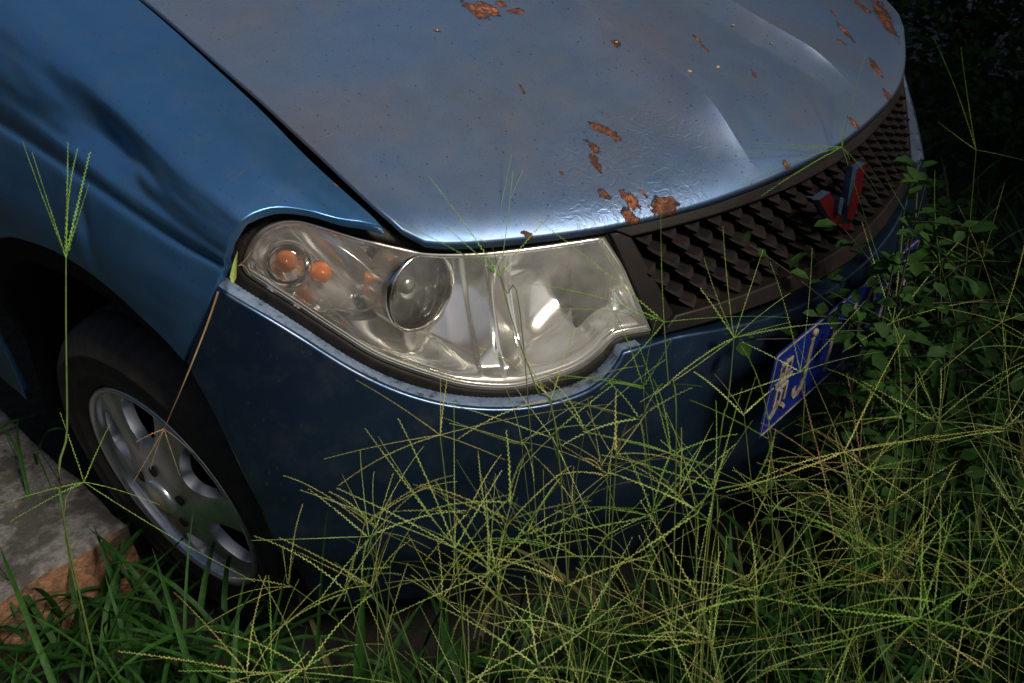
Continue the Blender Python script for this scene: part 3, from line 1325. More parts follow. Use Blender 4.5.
# ------------------------------------------------------------------ emblem
Em = empty('emblem', (0, -.03, .6))
P3(Em)
bpy.context.view_layer.update()
EI = Em.matrix_world.inverted()


def solid_px(name, pts, y, depth, mats, parent_inv=EI, par=Em):
    f = [at_y(px, py, y) for px, py in pts]
    b = [p + Vector((0, depth, 0)) for p in f]
    if (f[1] - f[0]).cross(f[2] - f[1]).y > 0:
        f.reverse()
        b.reverse()
    o = extrude_poly(name, f, b, mats, None)
    o.parent = par
    o.matrix_parent_inverse = parent_inv.copy()
    return o


RC = [M['emblem_red'], M['emblem_chrome']]
solid_px('red_bar', [(819, 200), (830, 192), (842, 214), (850, 230), (843, 229), (832, 222)], -.045, .012, RC)
solid_px('red_bar', [(854, 172), (866, 163), (862, 190), (857, 208), (849, 231), (847, 208)], -.045, .012, RC)
solid_px('chrome_bar', [(853, 167), (857, 170), (850, 206), (847, 205)], -.052, .010, [M['emblem_chrome']] * 2)
solid_px('chrome_bar', [(840, 197), (844, 198), (841, 216), (838, 213)], -.052, .010, [M['emblem_chrome']] * 2)
solid_px('chrome_bar', [(811, 198), (818, 198), (818, 200), (813, 200)], -.052, .010, [M['emblem_chrome']] * 2)

# ------------------------------------------------------------------ number plate
TLp = at_y(776, 356, -.108)
PL = empty('number_plate', tuple(TLp))
P3(PL)
bpy.context.view_layer.update()
PI = PL.matrix_world.inverted()
ex = Vector((1, .0, 0)).normalized()
BLp = at_y(760, 427, -.100)
ez = (TLp - BLp)
ez.x *= .35
ez = ez.normalized()
en = ex.cross(ez).normalized()      # faces forward
if en.y > 0:
    en = -en
plate_h = .140
pw = .44


def pp(a, b, d=0.0):
    """a to the right along the plate, b down from its top edge, d proud of it"""
    return TLp + ex * a - ez * b + en * (d - .05 * (a / .44) ** 2 * 0)


def rrect(x0, y0, x1, y1, r, k=5):
    out = []
    for cx, cy, a0 in ((x1 - r, y0 + r, -90), (x1 - r, y1 - r, 0), (x0 + r, y1 - r, 90), (x0 + r, y0 + r, 180)):
        for i in range(k + 1):
            th = math.radians(a0 + 90 * i / k)
            out.append((cx + r * math.cos(th), cy + r * math.sin(th)))
    return out


def plate_piece(name, outline, d0, d1, mat):
    f = [pp(a, b, d1) for a, b in outline]
    b_ = [pp(a, b, d0) for a, b in outline]
    o = extrude_poly(name, f, b_, [mat, mat], None)
    o.parent = PL
    o.matrix_parent_inverse = PI.copy()
    return o


def stroke(pts, w):
    """outline of a pen stroke of width w"""
    P_ = [Vector(p) for p in pts]
    L_, R_ = [], []
    for i in range(len(P_)):
        a = P_[max(0, i - 1)]
        b = P_[min(len(P_) - 1, i + 1)]
        t = (b - a).normalized()
        nrm_ = Vector((-t.y, t.x)) * (w / 2)
        L_.append(P_[i] + nrm_)
        R_.append(P_[i] - nrm_)
    return L_ + list(reversed(R_))


plate_piece('plate_panel', rrect(0, 0, pw, plate_h, .008), -.001, .0, M['plate'])


def stroke_mesh(name, strokes, w, d, mat):
    vs, fs = [], []
    for st_ in strokes:
        P_ = [Vector(p) for p in st_]
        b0 = len(vs)
        for i in range(len(P_)):
            a = P_[max(0, i - 1)]
            b = P_[min(len(P_) - 1, i + 1)]
            t = (b - a).normalized()
            nq = Vector((-t.y, t.x)) * (w / 2)
            for sgn in (1, -1):
                q = P_[i] + nq * sgn
                vs.append(pp(q.x, q.y, d))
                vs.append(pp(q.x, q.y, 0))
        for i in range(len(P_) - 1):
            a = b0 + i * 4
            fs += [(a, a + 2, a + 6, a + 4), (a + 1, a, a + 4, a + 5), (a + 2, a + 3, a + 7, a + 6)]
        fs += [(b0, b0 + 1, b0 + 3, b0 + 2)]
        d += .0002
    o = mobj(name, vs, fs, mat, None, False)
    o.parent = PL
    o.matrix_parent_inverse = PI.copy()
    return o


b_in = rrect(.004, .004, pw - .004, plate_h - .004, .006)
stroke_mesh('plate_border', [b_in + [b_in[0]]], .0013, .0012, M['plate_white'])
x0, y0, cw, chh = .016, .025, .045, .090


def CH(x, pts):
    return [(x + a * cw, y0 + b * chh) for a, b in pts]


gui = [[(.18, .05), (.82, .05), (.82, .25), (.18, .25), (.18, .05)], [(.5, 0), (.5, .36)], [(0, .37), (1, .37)],
       [(.2, .80), (.2, .49), (.8, .49), (.8, .80)], [(.5, .56), (.5, .74), (.36, .88), (.08, .99)], [(.56, .82), (.78, .90), (.94, .99)]]
stroke_mesh('plate_character', [CH(x0, g) for g in gui], .0060, .0015, M['plate_white'])
J = [[(.75, 0), (.75, .72), (.68, .88), (.52, .97), (.34, .97), (.18, .88), (.12, .74)]]
xx = x0 + .057
stroke_mesh('plate_character', [CH(xx, g) for g in J], .0100, .0015, M['plate_white'])
xx += .079
ONE = [[(.30, .16), (.55, 0), (.55, 1.0)]]
ZERO = [[(.5 + .38 * math.sin(t * math.tau / 24), .5 - .46 * math.cos(t * math.tau / 24)) for t in range(25)]]
for gl_ in (ONE, ONE, ZERO, ONE, ZERO):
    stroke_mesh('plate_character', [CH(xx, g) for g in gl_], .0100, .0015, M['plate_white'])
    xx += .057
# bolts
for a, b in ((.105, .014), (.335, .014)):
    O = pp(a, b, .001)
    bo_ = lathe('plate_bolt', [(.006, 0), (.006, .003), (.004, .0045), (.0005, .005)], (O, ex, ez, en), M['plate_white'], None, 12)
    bo_.parent = PL
    bo_.matrix_parent_inverse = PI.copy()

# ------------------------------------------------------------------ wheel
kS = 1.04
HUB = CAM + (Vector((-.81734, .61931, .22962)) - CAM) * kS
RIMR = .19 * kS
st_, ca_ = math.radians(-4.2), math.radians(-6.4)
WN = Vector((-math.cos(st_) * math.cos(ca_), math.sin(st_) * math.cos(ca_), math.sin(ca_)))
WX = WN.cross(Vector((0, 0, 1))).normalized()
WY = WX.cross(WN)
WF = (HUB, WX, WY, WN)
Wh = empty('wheel', tuple(HUB))
P3(Wh)
bpy.context.view_layer.update()
WI = Wh.matrix_world.inverted()


def PW_(o):
    o.parent = Wh
    o.matrix_parent_inverse = WI.copy()
    return o


TR = .300
# tyre with grooved tread
tp = [(RIMR * .985, -.012), (RIMR * 1.02, .002), (RIMR * 1.06, .006), (RIMR * 1.12, .0085), (RIMR * 1.13, .0105), (RIMR * 1.15, .0105), (RIMR * 1.16, .009), (RIMR * 1.24, .010), (RIMR * 1.30, .0095), (RIMR * 1.31, .0115), (RIMR * 1.33, .0115), (RIMR * 1.34, .009), (TR - .024, .004), (TR - .012, -.008), (TR - .004, -.022),
      (TR, -.040), (TR + .001, -.056), (TR - .007, -.058), (TR - .007, -.064), (TR + .002, -.066), (TR + .003, -.095), (TR - .006, -.097), (TR - .006, -.103), (TR + .003, -.105),
      (TR + .002, -.135), (TR, -.15), (TR - .02, -.178), (TR - .05, -.19), (RIMR, -.185)]
k = 180
vs, fs = [], []
for (r, h) in tp:
    for j in range(k):
        th = 2 * math.pi * j / k
        rr_ = r
        if -.052 < h < -.004 and r > TR - .02 and j % 3 == 0:
            rr_ -= .006
        elif h < -.06 and r > TR - .001 and j % 4 == 0:
            rr_ -= .005
        vs.append(HUB + WX * (rr_ * math.cos(th)) + WY * (rr_ * math.sin(th)) + WN * h)
for i in range(len(tp) - 1):
    for j in range(k):
        a = i * k + j
        b = i * k + (j + 1) % k
        fs.append((a, b, b + k, a + k))
PW_(mobj('tyre', vs, fs, M['tyre'], None, True))
# raised lettering ring stands in as fine ribs on the sidewall
for rr_ in (RIMR * 1.12, RIMR * 1.36):
    pass
# alloy rim: flange, barrel, and a face with six big rounded windows
PW_(lathe('rim', [(RIMR * .985, -.012), (RIMR, .000), (RIMR * .99, .005), (RIMR * .96, .004), (RIMR * .945, -.004), (RIMR * .935, -.020)], WF, M['alloy'], None, 96))
PW_(lathe('rim_barrel', [(RIMR * .935, -.021), (RIMR * .91, -.06), (RIMR * .88, -.16)], WF, M['dark'], None, 96))
# face
NW = 6
ph0 = math.radians(81)


def window(k_, grow=0.0):
    c = ph0 + k_ * math.tau / NW
    out = []
    r0, r1 = RIMR * .47 - grow, RIMR * .90 + grow
    for i in range(40):
        t = math.tau * i / 40
        a = math.cos(t)
        b = math.sin(t)
        r = (r0 + r1) / 2 + (r1 - r0) / 2 * (abs(a) ** .8) * (1 if a > 0 else -1)
        wd = lerp(.030, .056, (r - r0) / (r1 - r0)) + grow
        out.append((r, b_ := (abs(b) ** .85) * (1 if b > 0 else -1) * wd, c))
    return [(r * math.cos(c) - w * math.sin(c), r * math.sin(c) + w * math.cos(c)) for r, w, c in out]


outer = [(RIMR * .947 * math.cos(math.tau * i / 120), RIMR * .947 * math.sin(math.tau * i / 120)) for i in range(120)]
wins = [window(i) for i in range(NW)]
wins_b = [inset(w, .003) for w in wins]


def face_h(x, y):
    r = math.hypot(x, y) / RIMR
    h = interp([(0, .020), (.2, .019), (.3, .014), (.5, .008), (.75, -.002), (.95, -.010)], r)
    c = math.atan2(y, x)
    q = math.cos((c - ph0) * NW)            # +1 on a window's axis, -1 on a spoke
    h += -.004 * sstep(-.9, .3, q) * sstep(.3, .6, r)
    return h


pts = [Vector(p) for p in outer]
segs = [(i, (i + 1) % 120) for i in range(120)]
for w in wins:
    b0 = len(pts)
    pts += [Vector(p) for p in w]
    segs += [(b0 + i, b0 + (i + 1) % len(w)) for i in range(len(w))]
g = .006
for i in range(-34, 35):
    for j in range(-34, 35):
        x, y = i * g + (g / 2 if j % 2 else 0), j * g * .9
        if math.hypot(x, y) < RIMR * .93 and not any(inside(w, x, y) for w in wins) and min(seg_dist(w, x, y) for w in wins) > .003:
            pts.append(Vector((x, y)))
res = delaunay_2d_cdt(pts, segs, [], 0, 1e-7)
vs, fs = [], []
V2 = res[0]
for p in V2:
    vs.append(HUB + WX * p[0] + WY * p[1] + WN * face_h(p[0], p[1]))
for f in res[2]:
    cx = sum(V2[i][0] for i in f) / 3
    cy = sum(V2[i][1] for i in f) / 3
    if any(inside(w, cx, cy) for w in wins):
        continue
    a, b, c = (V2[i] for i in f)
    fs.append(tuple(f) if ((b - a).cross(c - a) > 0) == (WX.cross(WY).dot(WN) > 0) else tuple(reversed(f)))
for w, wb in zip(wins, wins_b):         # deep polished window walls
    b0 = len(vs)
    n_ = len(w)
    for i in range(n_):
        vs.append(HUB + WX * w[i][0] + WY * w[i][1] + WN * (face_h(*w[i])))
    for i in range(n_):
        q = Vector(w[i]).lerp(Vector(wb[i][:2]), .35)
        vs.append(HUB + WX * q.x + WY * q.y + WN * (face_h(*w[i]) - .005))
    for i in range(n_):
        vs.append(HUB + WX * wb[i][0] + WY * wb[i][1] + WN * (face_h(*w[i]) - .018))
    for r_ in range(2):
        for i in range(n_):
            a = b0 + r_ * n_ + i
            b = b0 + r_ * n_ + (i + 1) % n_
            fs.append((a, b, b + n_, a + n_))
PW_(mobj('spoke_face', vs, fs, M['alloy'], None))
PW_(lathe('hub_cap', [(.034, .010), (.035, .022), (.032, .027), (.022, .029), (.0005, .030)], WF, M['alloy'], None, 32))
for i in range(5):
    th = math.tau * i / 5 + .3
    O = HUB + WX * (.053 * math.cos(th)) + WY * (.053 * math.sin(th)) + WN * .013
    PW_(lathe('wheel_nut', [(.0125, -.004), (.0125, -.001), (.009, -.001), (.009, .006), (.0005, .007)], (O, WX, WY, WN), M['dark'], None, 12))
PW_(lathe('brake_disc', [(.0005, -.075), (.13, -.075), (.135, -.08), (.135, -.1)], WF, M['dark'], None, 48))

# wheel arch liner (dark, behind the wing and bumper edges)
vs, fs = [], []
arch2 = [q for q in wl_px]
prof2 = []
for (yy, zz) in ((.335, .12), (.345, .24), (.36, .37), (.40, .475), (.435, .548), (.50, .585), (.58, .611), (.70, .622), (.87, .60), (.97, .55), (1.05, .45), (1.10, .30), (1.12, .12)):
    prof2.append((yy, zz))
xw = [-.800, -.795, -.76, -.60, -.45]
for q, x in enumerate(xw):
    for (yy, zz) in prof2:
        c = Vector((0, .72, .2))
        d = Vector((0, yy, zz)) - c
        kq = [1.0, .90, .93, .95, .95][q]
        xi = x
        if q == 0:
            xi = interp(XW, yy) + .006 if zz > .3 else -.80
        if q == 1:
            xi = interp(XW, yy) + .012 if zz > .3 else -.79
        v = c + d * kq
        vs.append(Vector((xi, v.y, v.z)))
npf = len(prof2)
for i in range(len(xw) - 1):
    for j in range(npf - 1):
        a = i * npf + j
        fs.append((a, a + 1, a + npf + 1, a + npf))
base = (len(xw) - 1) * npf
fs.append(tuple(base + i for i in range(npf)))
liner = P3(mobj('wheel_arch_liner', vs, fs, M['liner'], None))
mirror(liner)
# far wheel
Wf = Wh.copy()
col.objects.link(Wf)
Wf.location.x *= -1
Wf.scale.x = -1
for ch in list(Wh.children):
    c = ch.copy()
    col.objects.link(c)
    c.parent = Wf
    c.matrix_parent_inverse = ch.matrix_parent_inverse.copy()

# body behind: bulkhead so no light leaks, windscreen, doors, roof
vs = [Vector(p) for p in ((-.60, .34, .12), (.60, .34, .12), (.60, .34, .66), (-.60, .34, .66), (-.60, 1.3, .12), (.60, 1.3, .12), (.56, 1.3, .88), (-.56, 1.3, .88))]
P3(mobj('inner_bay', vs, [(0, 1, 2, 3), (4, 5, 6, 7), (0, 3, 7, 4), (1, 2, 6, 5), (3, 2, 6, 7), (0, 1, 5, 4)], M['dark'], None, False))
def loft(name, secs, mat):
    vs, fs = [], []
    k_ = len(secs[0])
    for s_ in secs:
        vs.extend(Vector(p) for p in s_)
    for i in range(len(secs) - 1):
        for j in range(k_ - 1):
            a = i * k_ + j
            fs.append((a, a + 1, a + k_ + 1, a + k_))
    return P3(mobj(name, vs, fs, mat, None))


N9 = [lerp(-1, 1, i / 16) for i in range(17)]
loft('windscreen', [[(x * .62, 1.20 - .25 * x * x * .36 + .0, 1.0 - .03 * x * x) for x in N9], [(x * .60, 1.45 - .08 * x * x, 1.16 - .03 * x * x) for x in N9], [(x * .55, 1.85 - .06 * x * x, 1.36 - .03 * x * x) for x in N9]], M['window'])
loft('roof', [[(x * .57, 1.85 - .06 * x * x, 1.365 - .03 * x * x) for x in N9], [(x * .60, 2.3, 1.40 - .04 * x * x) for x in N9], [(x * .58, 3.1, 1.36 - .05 * x * x) for x in N9]], M['wing'])
for sg in (-1, 1):
    loft('door', [[(sg * .82, y, .12) for y in (1.505, 2.0, 2.5, 3.2)], [(sg * .85, y, .5) for y in (1.505, 2.0, 2.5, 3.2)], [(sg * .83, y, .8) for y in (1.505, 2.0, 2.5, 3.2)], [(sg * .78, y, .98) for y in (1.505, 2.0, 2.5, 3.2)]], M['wing'])
    loft('side_window', [[(sg * .775, y, .98) for y in (1.51, 2.0, 2.5, 3.2)], [(sg * .60, y, z) for y, z in ((1.88, 1.32), (2.2, 1.36), (2.6, 1.36), (3.1, 1.32))]], M['window'])

# ------------------------------------------------------------------ light
w = bpy.data.worlds.new('World')
sc.world = w
w.use_nodes = True
nt = w.node_tree
for n_ in list(nt.nodes):
    nt.nodes.remove(n_)
sky = nt.nodes.new('ShaderNodeTexSky')
sky.sky_type = 'NISHITA'
sky.sun_disc = False
SUN_EL, SUN_AZ = math.radians(47), math.radians(178)      # azimuth measured clockwise from +y
sky.sun_elevation = SUN_EL
sky.sun_rotation = SUN_AZ
sky.air_density = 1.0
sky.dust_density = 2.5
sky.ozone_density = 1.5
bg = nt.nodes.new('ShaderNodeBackground')
bg.inputs[1].default_value = 0.06
wo = nt.nodes.new('ShaderNodeOutputWorld')
nt.links.new(sky.outputs[0], bg.inputs[0])
nt.links.new(bg.outputs[0], wo.inputs[0])
sd = bpy.data.lights.new('sun', 'SUN')
sd.energy = 4.8
sd.angle = math.radians(14)
sd.color = (1.0, .93, .82)
so_ = bpy.data.objects.new('sun', sd)
col.objects.link(so_)
sv = Vector((math.sin(SUN_AZ) * math.cos(SUN_EL), math.cos(SUN_AZ) * math.cos(SUN_EL), math.sin(SUN_EL)))
so_.rotation_euler = sv.to_track_quat('Z', 'Y').to_euler()
so_.location = (-1, -2, 4)
sc.view_settings.view_transform = 'Standard'
sc.view_settings.look = 'None'
sc.view_settings.gamma = 1
sc.view_settings.exposure = -0.06
sc.view_settings.use_curve_mapping = False
sc.cycles.max_bounces = 10
sc.cycles.transparent_max_bounces = 24

# ------------------------------------------------------------------ ground
vs, fs = [], []
G1 = 90
def gh(x, y):
    return GZ + .02 * noise.noise((x * 2.1, y * 2.1, 0)) + .008 * noise.noise((x * 9, y * 9, 3)) - .012
for i in range(G1 + 1):
    for j in range(G1 + 1):
        a = lerp(-1, 1, i / G1)
        b = lerp(-1, 1, j / G1)
        x = (abs(a) ** 3 * 90 + abs(a) * 3) * (1 if a > 0 else -1)
        y = (abs(b) ** 3 * 90 + abs(b) * 3) * (1 if b > 0 else -1)
        vs.append(Vector((x, y, gh(x, y))))
for i in range(G1):
    for j in range(G1):
        a = i * (G1 + 1) + j
        fs.append((a, a + G1 + 1, a + G1 + 2, a + 1))
M['soil'] = plain('shade_dark_soil', (.012, .009, .006), .95, 0, nscale=20, colr2=(.005, .005, .003), bump=.8, bd=.02)  # near-black base: shade under the dense grass is put into the colour
g_ = mobj('ground', vs, fs, M['soil'])
tag(g_, kind='structure')

# ------------------------------------------------------------------ plants
def leafmat(name, c1, c2, rough=.5, trans=.25, ns=6.0):
    mt, nt, out = newmat(name)
    nb = NB(nt)
    P = nb.coord()
    a = nb.noise(P, ns, 4, .6)
    b = nb.noise(P, ns * 14, 2, .6)
    c = nb.mix(nb.ramp(a, [(.35, 0), (.65, 1)]), c1, c2)
    c = nb.mix(nb.ramp(b, [(.35, 0), (.7, .5)]), c, tuple(q * .5 for q in c1))
    p = nb.n('ShaderNodeBsdfPrincipled')
    nb.l(c, p.inputs['Base Color'])
    p.inputs['Roughness'].default_value = min(1, rough + .2)
    p.inputs['Specular IOR Level'].default_value = .18
    t = nb.n('ShaderNodeBsdfTranslucent')
    nb.l(c, t.inputs[0])
    m_ = nb.n('ShaderNodeMixShader')
    m_.inputs[0].default_value = trans
    nb.l(p.outputs[0], m_.inputs[1])
    nb.l(t.outputs[0], m_.inputs[2])
    nb.l(m_.outputs[0], out.inputs[0])
    return mt


M['seed'] = leafmat('grass_seed_heads', (.28, .40, .07), (.58, .68, .24), .55, .25, 5)
M['seed2'] = leafmat('green_seed_heads', (.15, .30, .04), (.34, .52, .11), .55, .25, 5)
M['seed3'] = leafmat('yellow_seed_heads', (.36, .36, .07), (.58, .55, .20), .55, .25, 5)
M['seed_dry'] = leafmat('dry_grass', (.34, .20, .09), (.42, .30, .16), .7, .2)
M['stem'] = leafmat('grass_stems', (.07, .12, .025), (.13, .17, .05), .5, .2)
M['blade'] = leafmat('grass_blades', (.008, .038, .005), (.028, .086, .012), .42, .3, 7)
M['bladed'] = leafmat('old_grass_blades', (.10, .09, .03), (.05, .07, .02), .6, .2, 7)
M['shrub'] = leafmat('shrub_leaves', (.013, .040, .008), (.034, .090, .014), .5, .2, 5)
M['shrub2'] = leafmat('weed_leaves', (.010, .034, .006), (.022, .065, .010), .6, .3, 5)
M['twig'] = plain('twigs', (.05, .04, .025), .8)


class Geo:
    def __init__(s):
        s.v, s.f, s.m = [], [], []

    def build(s, name, mats):
        me = bpy.data.meshes.new(name)
        me.from_pydata(s.v, [], s.f)
        for q in mats:
            me.materials.append(q)
        if s.m:
            me.polygons.foreach_set('material_index', s.m)
        me.polygons.foreach_set('use_smooth', [True] * len(me.polygons))
        me.update()
        o = bpy.data.objects.new(name, me)
        col.objects.link(o)
        return o


def curve(a, b, c, n):
    return [a.lerp(b, t).lerp(b.lerp(c, t), t) for t in (i / n for i in range(n + 1))]


def tube(G, pts, r0, r1, k=4, mi=0):
    n = len(pts)
    b0 = len(G.v)
    for i in range(n):
        a = pts[max(0, i - 1)]
        b = pts[min(n - 1, i + 1)]
        t = (b - a)
        t = t.normalized() if t.length > 1e-9 else Vector((0, 0, 1))
        s = t.cross(Vector((.31, .22, .92))).normalized()
        u = s.cross(t)
        r = lerp(r0, r1, i / (n - 1))
        for j in range(k):
            th = 2 * math.pi * j / k
            G.v.append(pts[i] + (s * math.cos(th) + u * math.sin(th)) * r)
    for i in range(n - 1):
        for j in range(k):
            a = b0 + i * k + j
            b = b0 + i * k + (j + 1) % k
            G.f.append((a, b, b + k, a + k))
            G.m.append(mi)


def raceme(G, a, tip, sag, rg, size=1.0, bare=.06, mi=0, step=.0025):
    mid = a.lerp(tip, .5) + sag
    L = (tip - a).length
    n = max(6, int(L / step))
    pts = curve(a, mid, tip, n)
    tube(G, pts[::4] + ([pts[-1]] if (len(pts) - 1) % 4 else []), .00050 * size, .00022 * size, 3, mi)
    d0 = (pts[-1] - pts[0]).normalized()
    ref = d0.cross(Vector((rg.uniform(-1, 1), rg.uniform(-1, 1), rg.uniform(-1, 1)))).normalized()
    for i in range(int(n * bare), n):
        if rg.random() < .06:
            continue
        p = pts[i]
        d = (pts[min(n, i + 1)] - pts[i - 1 if i else 0]).normalized()
        s = d.cross(ref)
        sg = 1 if i % 2 else -1
        tp = (1 - .45 * (i / n)) * size * rg.uniform(.8, 1.15)
        w_ = .00090 * tp
        l_ = .0042 * tp
        dr = (d + s * (sg * .24) + ref * rg.uniform(-.2, .2)).normalized()
        nrm = dr.cross(s).normalized()
        q = dr.cross(nrm)
        o = p + s * (sg * .0003)
        b0 = len(G.v)
        G.v += [o, o + dr * (l_ * .45) + q * w_ + nrm * w_ * .5, o + dr * l_, o + dr * (l_ * .45) - q * w_ + nrm * w_ * .5, o + dr * (l_ * .5) - nrm * w_]
        G.f += [(b0, b0 + 1, b0 + 2, b0 + 3), (b0, b0 + 4, b0 + 2)]
        G.m += [mi, mi]


def random_head(G, node, sd, rg, n, L, mi=0, smi=1, size=1.0):
    """fingers fanning out from the top of a stem that points along sd"""
    sd = sd.normalized()
    e1 = sd.cross(Vector((.2, .9, .3))).normalized()
    e2 = sd.cross(e1)
    ph = rg.uniform(0, math.tau)
    for i in range(n):
        th = ph + math.tau * i / n + rg.uniform(-.35, .35)
        sp = math.radians(rg.uniform(28, 82))
        d = sd * math.cos(sp) + (e1 * math.cos(th) + e2 * math.sin(th)) * math.sin(sp)
        l = L * rg.uniform(.7, 1.1)
        base = node - sd * rg.uniform(0, .010)
        tip = base + d * l + Vector((0, 0, -rg.uniform(0, .40) * l))
        raceme(G, base, tip, Vector((rg.uniform(-.05, .05) * l, rg.uniform(-.05, .05) * l, rg.uniform(.0, .20) * l)), rg, size, mi=mi)


def stem(G, root, node, rg, mi=1, r=.0010):
    L = (node - root).length
    mid = root.lerp(node, .5) + Vector((rg.uniform(-.06, .06), rg.uniform(-.06, .06), .10)) * L
    tube(G, curve(root, mid, node, 10), r * 1.4, r * .6, 4, mi)
    return (node - mid).normalized()


def blade(G, root, d, L, W, droop, rg, mi=0, n=7):
    """one grass leaf: folded along its midrib, arching over"""
    d = d.normalized()
    hz = Vector((d.x, d.y, 0))
    if hz.length < .05:
        hz = Vector((rg.uniform(-1, 1), rg.uniform(-1, 1), 0))
    hz.normalize()
    side = Vector((-hz.y, hz.x, 0))
    tw = rg.uniform(-.8, .8)
    p = root.copy()
    dd = d.copy()
    b0 = len(G.v)
    for i in range(n + 1):
        t = i / n
        wv = W * (min(1, t * 6 + .25)) * (1 - t ** 2.2) ** .8 * .5 + .0002
        nn = dd.cross(side).normalized()
        s2 = side * math.cos(tw * t) + nn * math.sin(tw * t)
        f = nn * (wv * .35)
        G.v += [p + s2 * wv + f, p, p - s2 * wv + f]
        dd = (dd + hz * (droop * .12) + Vector((0, 0, -droop * .30 * (.3 + t)))).normalized()
        p = p + dd * (L / n)
    for i in range(n):
        a = b0 + i * 3
        G.f += [(a, a + 1, a + 4, a + 3), (a + 1, a + 2, a + 5, a + 4)]
        G.m += [mi, mi]


def front_y(x):
    """how far forward the bumper reaches at this x"""
    if abs(x) > .84:
        return 9
    return kf(x) * x * x - .10


def clear_of_car(p, m_=.0):
    if p.z > .95:
        return True
    if abs(p.x) < .86 and p.y > front_y(p.x) - m_ - (.02 if p.z < .55 else .0):
        return False
    return True


def stands(x, y, m_=.01):
    """may something grow here: in front of the bumper, beside the car, not inside wheel or slab"""
    if abs(x) < .80 + m_ and y > (kf(x) * x * x + .02):
        return False
    return True


rg = random.Random(21)
# --- the mass of grass in front of and beside the car
GM = Geo()          # leaves
cnt_ = 0
while cnt_ < 9500:
    # denser near the car's nose, thinner outwards
    if rg.random() < .55:
        x, y = rg.uniform(-1.25, 1.0), rg.uniform(-.75, .45)
    else:
        x, y = rg.uniform(-1.6, 2.4), rg.uniform(-2.0, 1.9)
    dn = 1.0
    if y > .5 and x < 0:
        dn = .35
    if x > 1.3 or y < -1.2:
        dn = .45
    if (Vector((x, y)) - Vector((CAM.x, CAM.y))).length < .38:
        dn = .0
    if not stands(x, y) or rg.random() > dn:
        continue
    a = rg.uniform(0, math.tau)
    tl = rg.uniform(.1, .75)
    d = Vector((math.cos(a) * tl, math.sin(a) * tl, 1))
    L = rg.uniform(.12, .33)
    root = Vector((x, y, gh(x, y)))
    hgt = rg.random()
    if hgt < .55:       # leaves set on a culm above the ground
        up_ = rg.uniform(.03, .26)
        root2 = root + Vector((rg.uniform(-.04, .04), rg.uniform(-.04, .04), up_))
        if not clear_of_car(root2, .03):
            continue
        tube(GM, [root, root.lerp(root2, .5) + Vector((.005, 0, 0)), root2], .0013, .0009, 4, 0)
        root = root2
    tipg = root + d.normalized() * L
    if not clear_of_car(tipg, .0) and rg.random() < .85:
        continue
    blade(GM, root, d, L, rg.uniform(.0045, .0115), rg.uniform(.2, 1.6), rg, 1 if rg.random() < .05 else 0)
    cnt_ += 1

GS = Geo()          # seed heads and their stems


def in_poly(px, py):
    return inside([(250, 590), (330, 470), (420, 430), (560, 390), (640, 340), (720, 320), (800, 330), (900, 250), (960, 150), (1100, 100), (1100, 760), (150, 760)], px, py)


made = 0
tries = 0
while made < 175 and tries < 20000:
    tries += 1
    px, py = rg.uniform(180, 1090), rg.uniform(110, 750)
    if not in_poly(px, py):
        continue
    if 745 < px < 875 and 285 < py < 440 and rg.random() < .85:
        continue
    # denser toward the bottom right
    if rg.random() > .30 + .7 * sstep(300, 470, py) * (.45 + .55 * sstep(250, 620, px)):
        continue
    dep = rg.uniform(.95, 1.75)
    node = CAM + ray(px, py) * dep
    if node.z < .02 or node.z > .62 or not clear_of_car(node, .05):
        continue
    ln_ = Vector((rg.uniform(-.16, .16), rg.uniform(-.20, .06), 0))
    root = Vector((node.x + ln_.x, node.y + ln_.y, 0))
    if not stands(root.x, root.y):
        continue
    root.z = gh(root.x, root.y)
    sd_ = stem(GS, root, node, rg)
    sd_ = (sd_ + Vector((rg.uniform(-.3, .3), rg.uniform(-.3, .3), .2))).normalized()
    random_head(GS, node, sd_, rg, rg.randint(4, 8), rg.uniform(.09, .155), (2 if (q5 := rg.random()) < .06 else 3 if q5 < .32 else 4 if q5 < .60 else 0), size=rg.uniform(.66, .95))
    made += 1
print('heads', made, tries)
GO = Geo()
for _ in range(2600):
    x, y = rg.uniform(-3.2, 3.0), rg.uniform(-3.4, 3.0)
    if -1.6 < x < 2.4 and -2 < y < 1.9 and rg.random() < .8 or not stands(x, y) or (Vector((x, y)) - Vector((CAM.x, CAM.y))).length < .4:
        continue
    a = rg.uniform(0, math.tau)
    tl = rg.uniform(.1, .75)
    blade(GO, Vector((x, y, gh(x, y))), Vector((math.cos(a) * tl, math.sin(a) * tl, 1)), rg.uniform(.15, .38), rg.uniform(.006, .013), rg.uniform(.2, 1.5), rg, 0, 5)
# the same grass carries on outside the view
for _ in range(70):
    x, y = rg.uniform(-1.9, 2.2), rg.uniform(-2.4, -.9)
    if (Vector((x, y)) - Vector((CAM.x, CAM.y))).length < .55:
        continue
    root = Vector((x, y, gh(x, y)))
    node = root + Vector((rg.uniform(-.12, .12), rg.uniform(-.12, .12), rg.uniform(.25, .55)))
    if abs(proj(node)[0] - 512) < 560 and abs(proj(node)[1] - 341) < 400:
        continue
    sd_ = stem(GS, root, node, rg)
    random_head(GS, node, sd_, rg, rg.randint(4, 7), .11)

gr1 = GM.build('grass', [M['blade'], M['bladed']])
tag(gr1, 'dark green grass leaves crowding round the front of the car', 'grass', kind='stuff')
tag(GO.build('grass', [M['blade']]), 'sparser dark grass leaves farther out round the car', 'grass', kind='stuff')
gr2 = GS.build('grass', [M['seed'], M['stem'], M['seed_dry'], M['seed2'], M['seed3']])
tag(gr2, 'mass of pale green finger grass seed heads in front of the bumper', 'grass', kind='stuff')


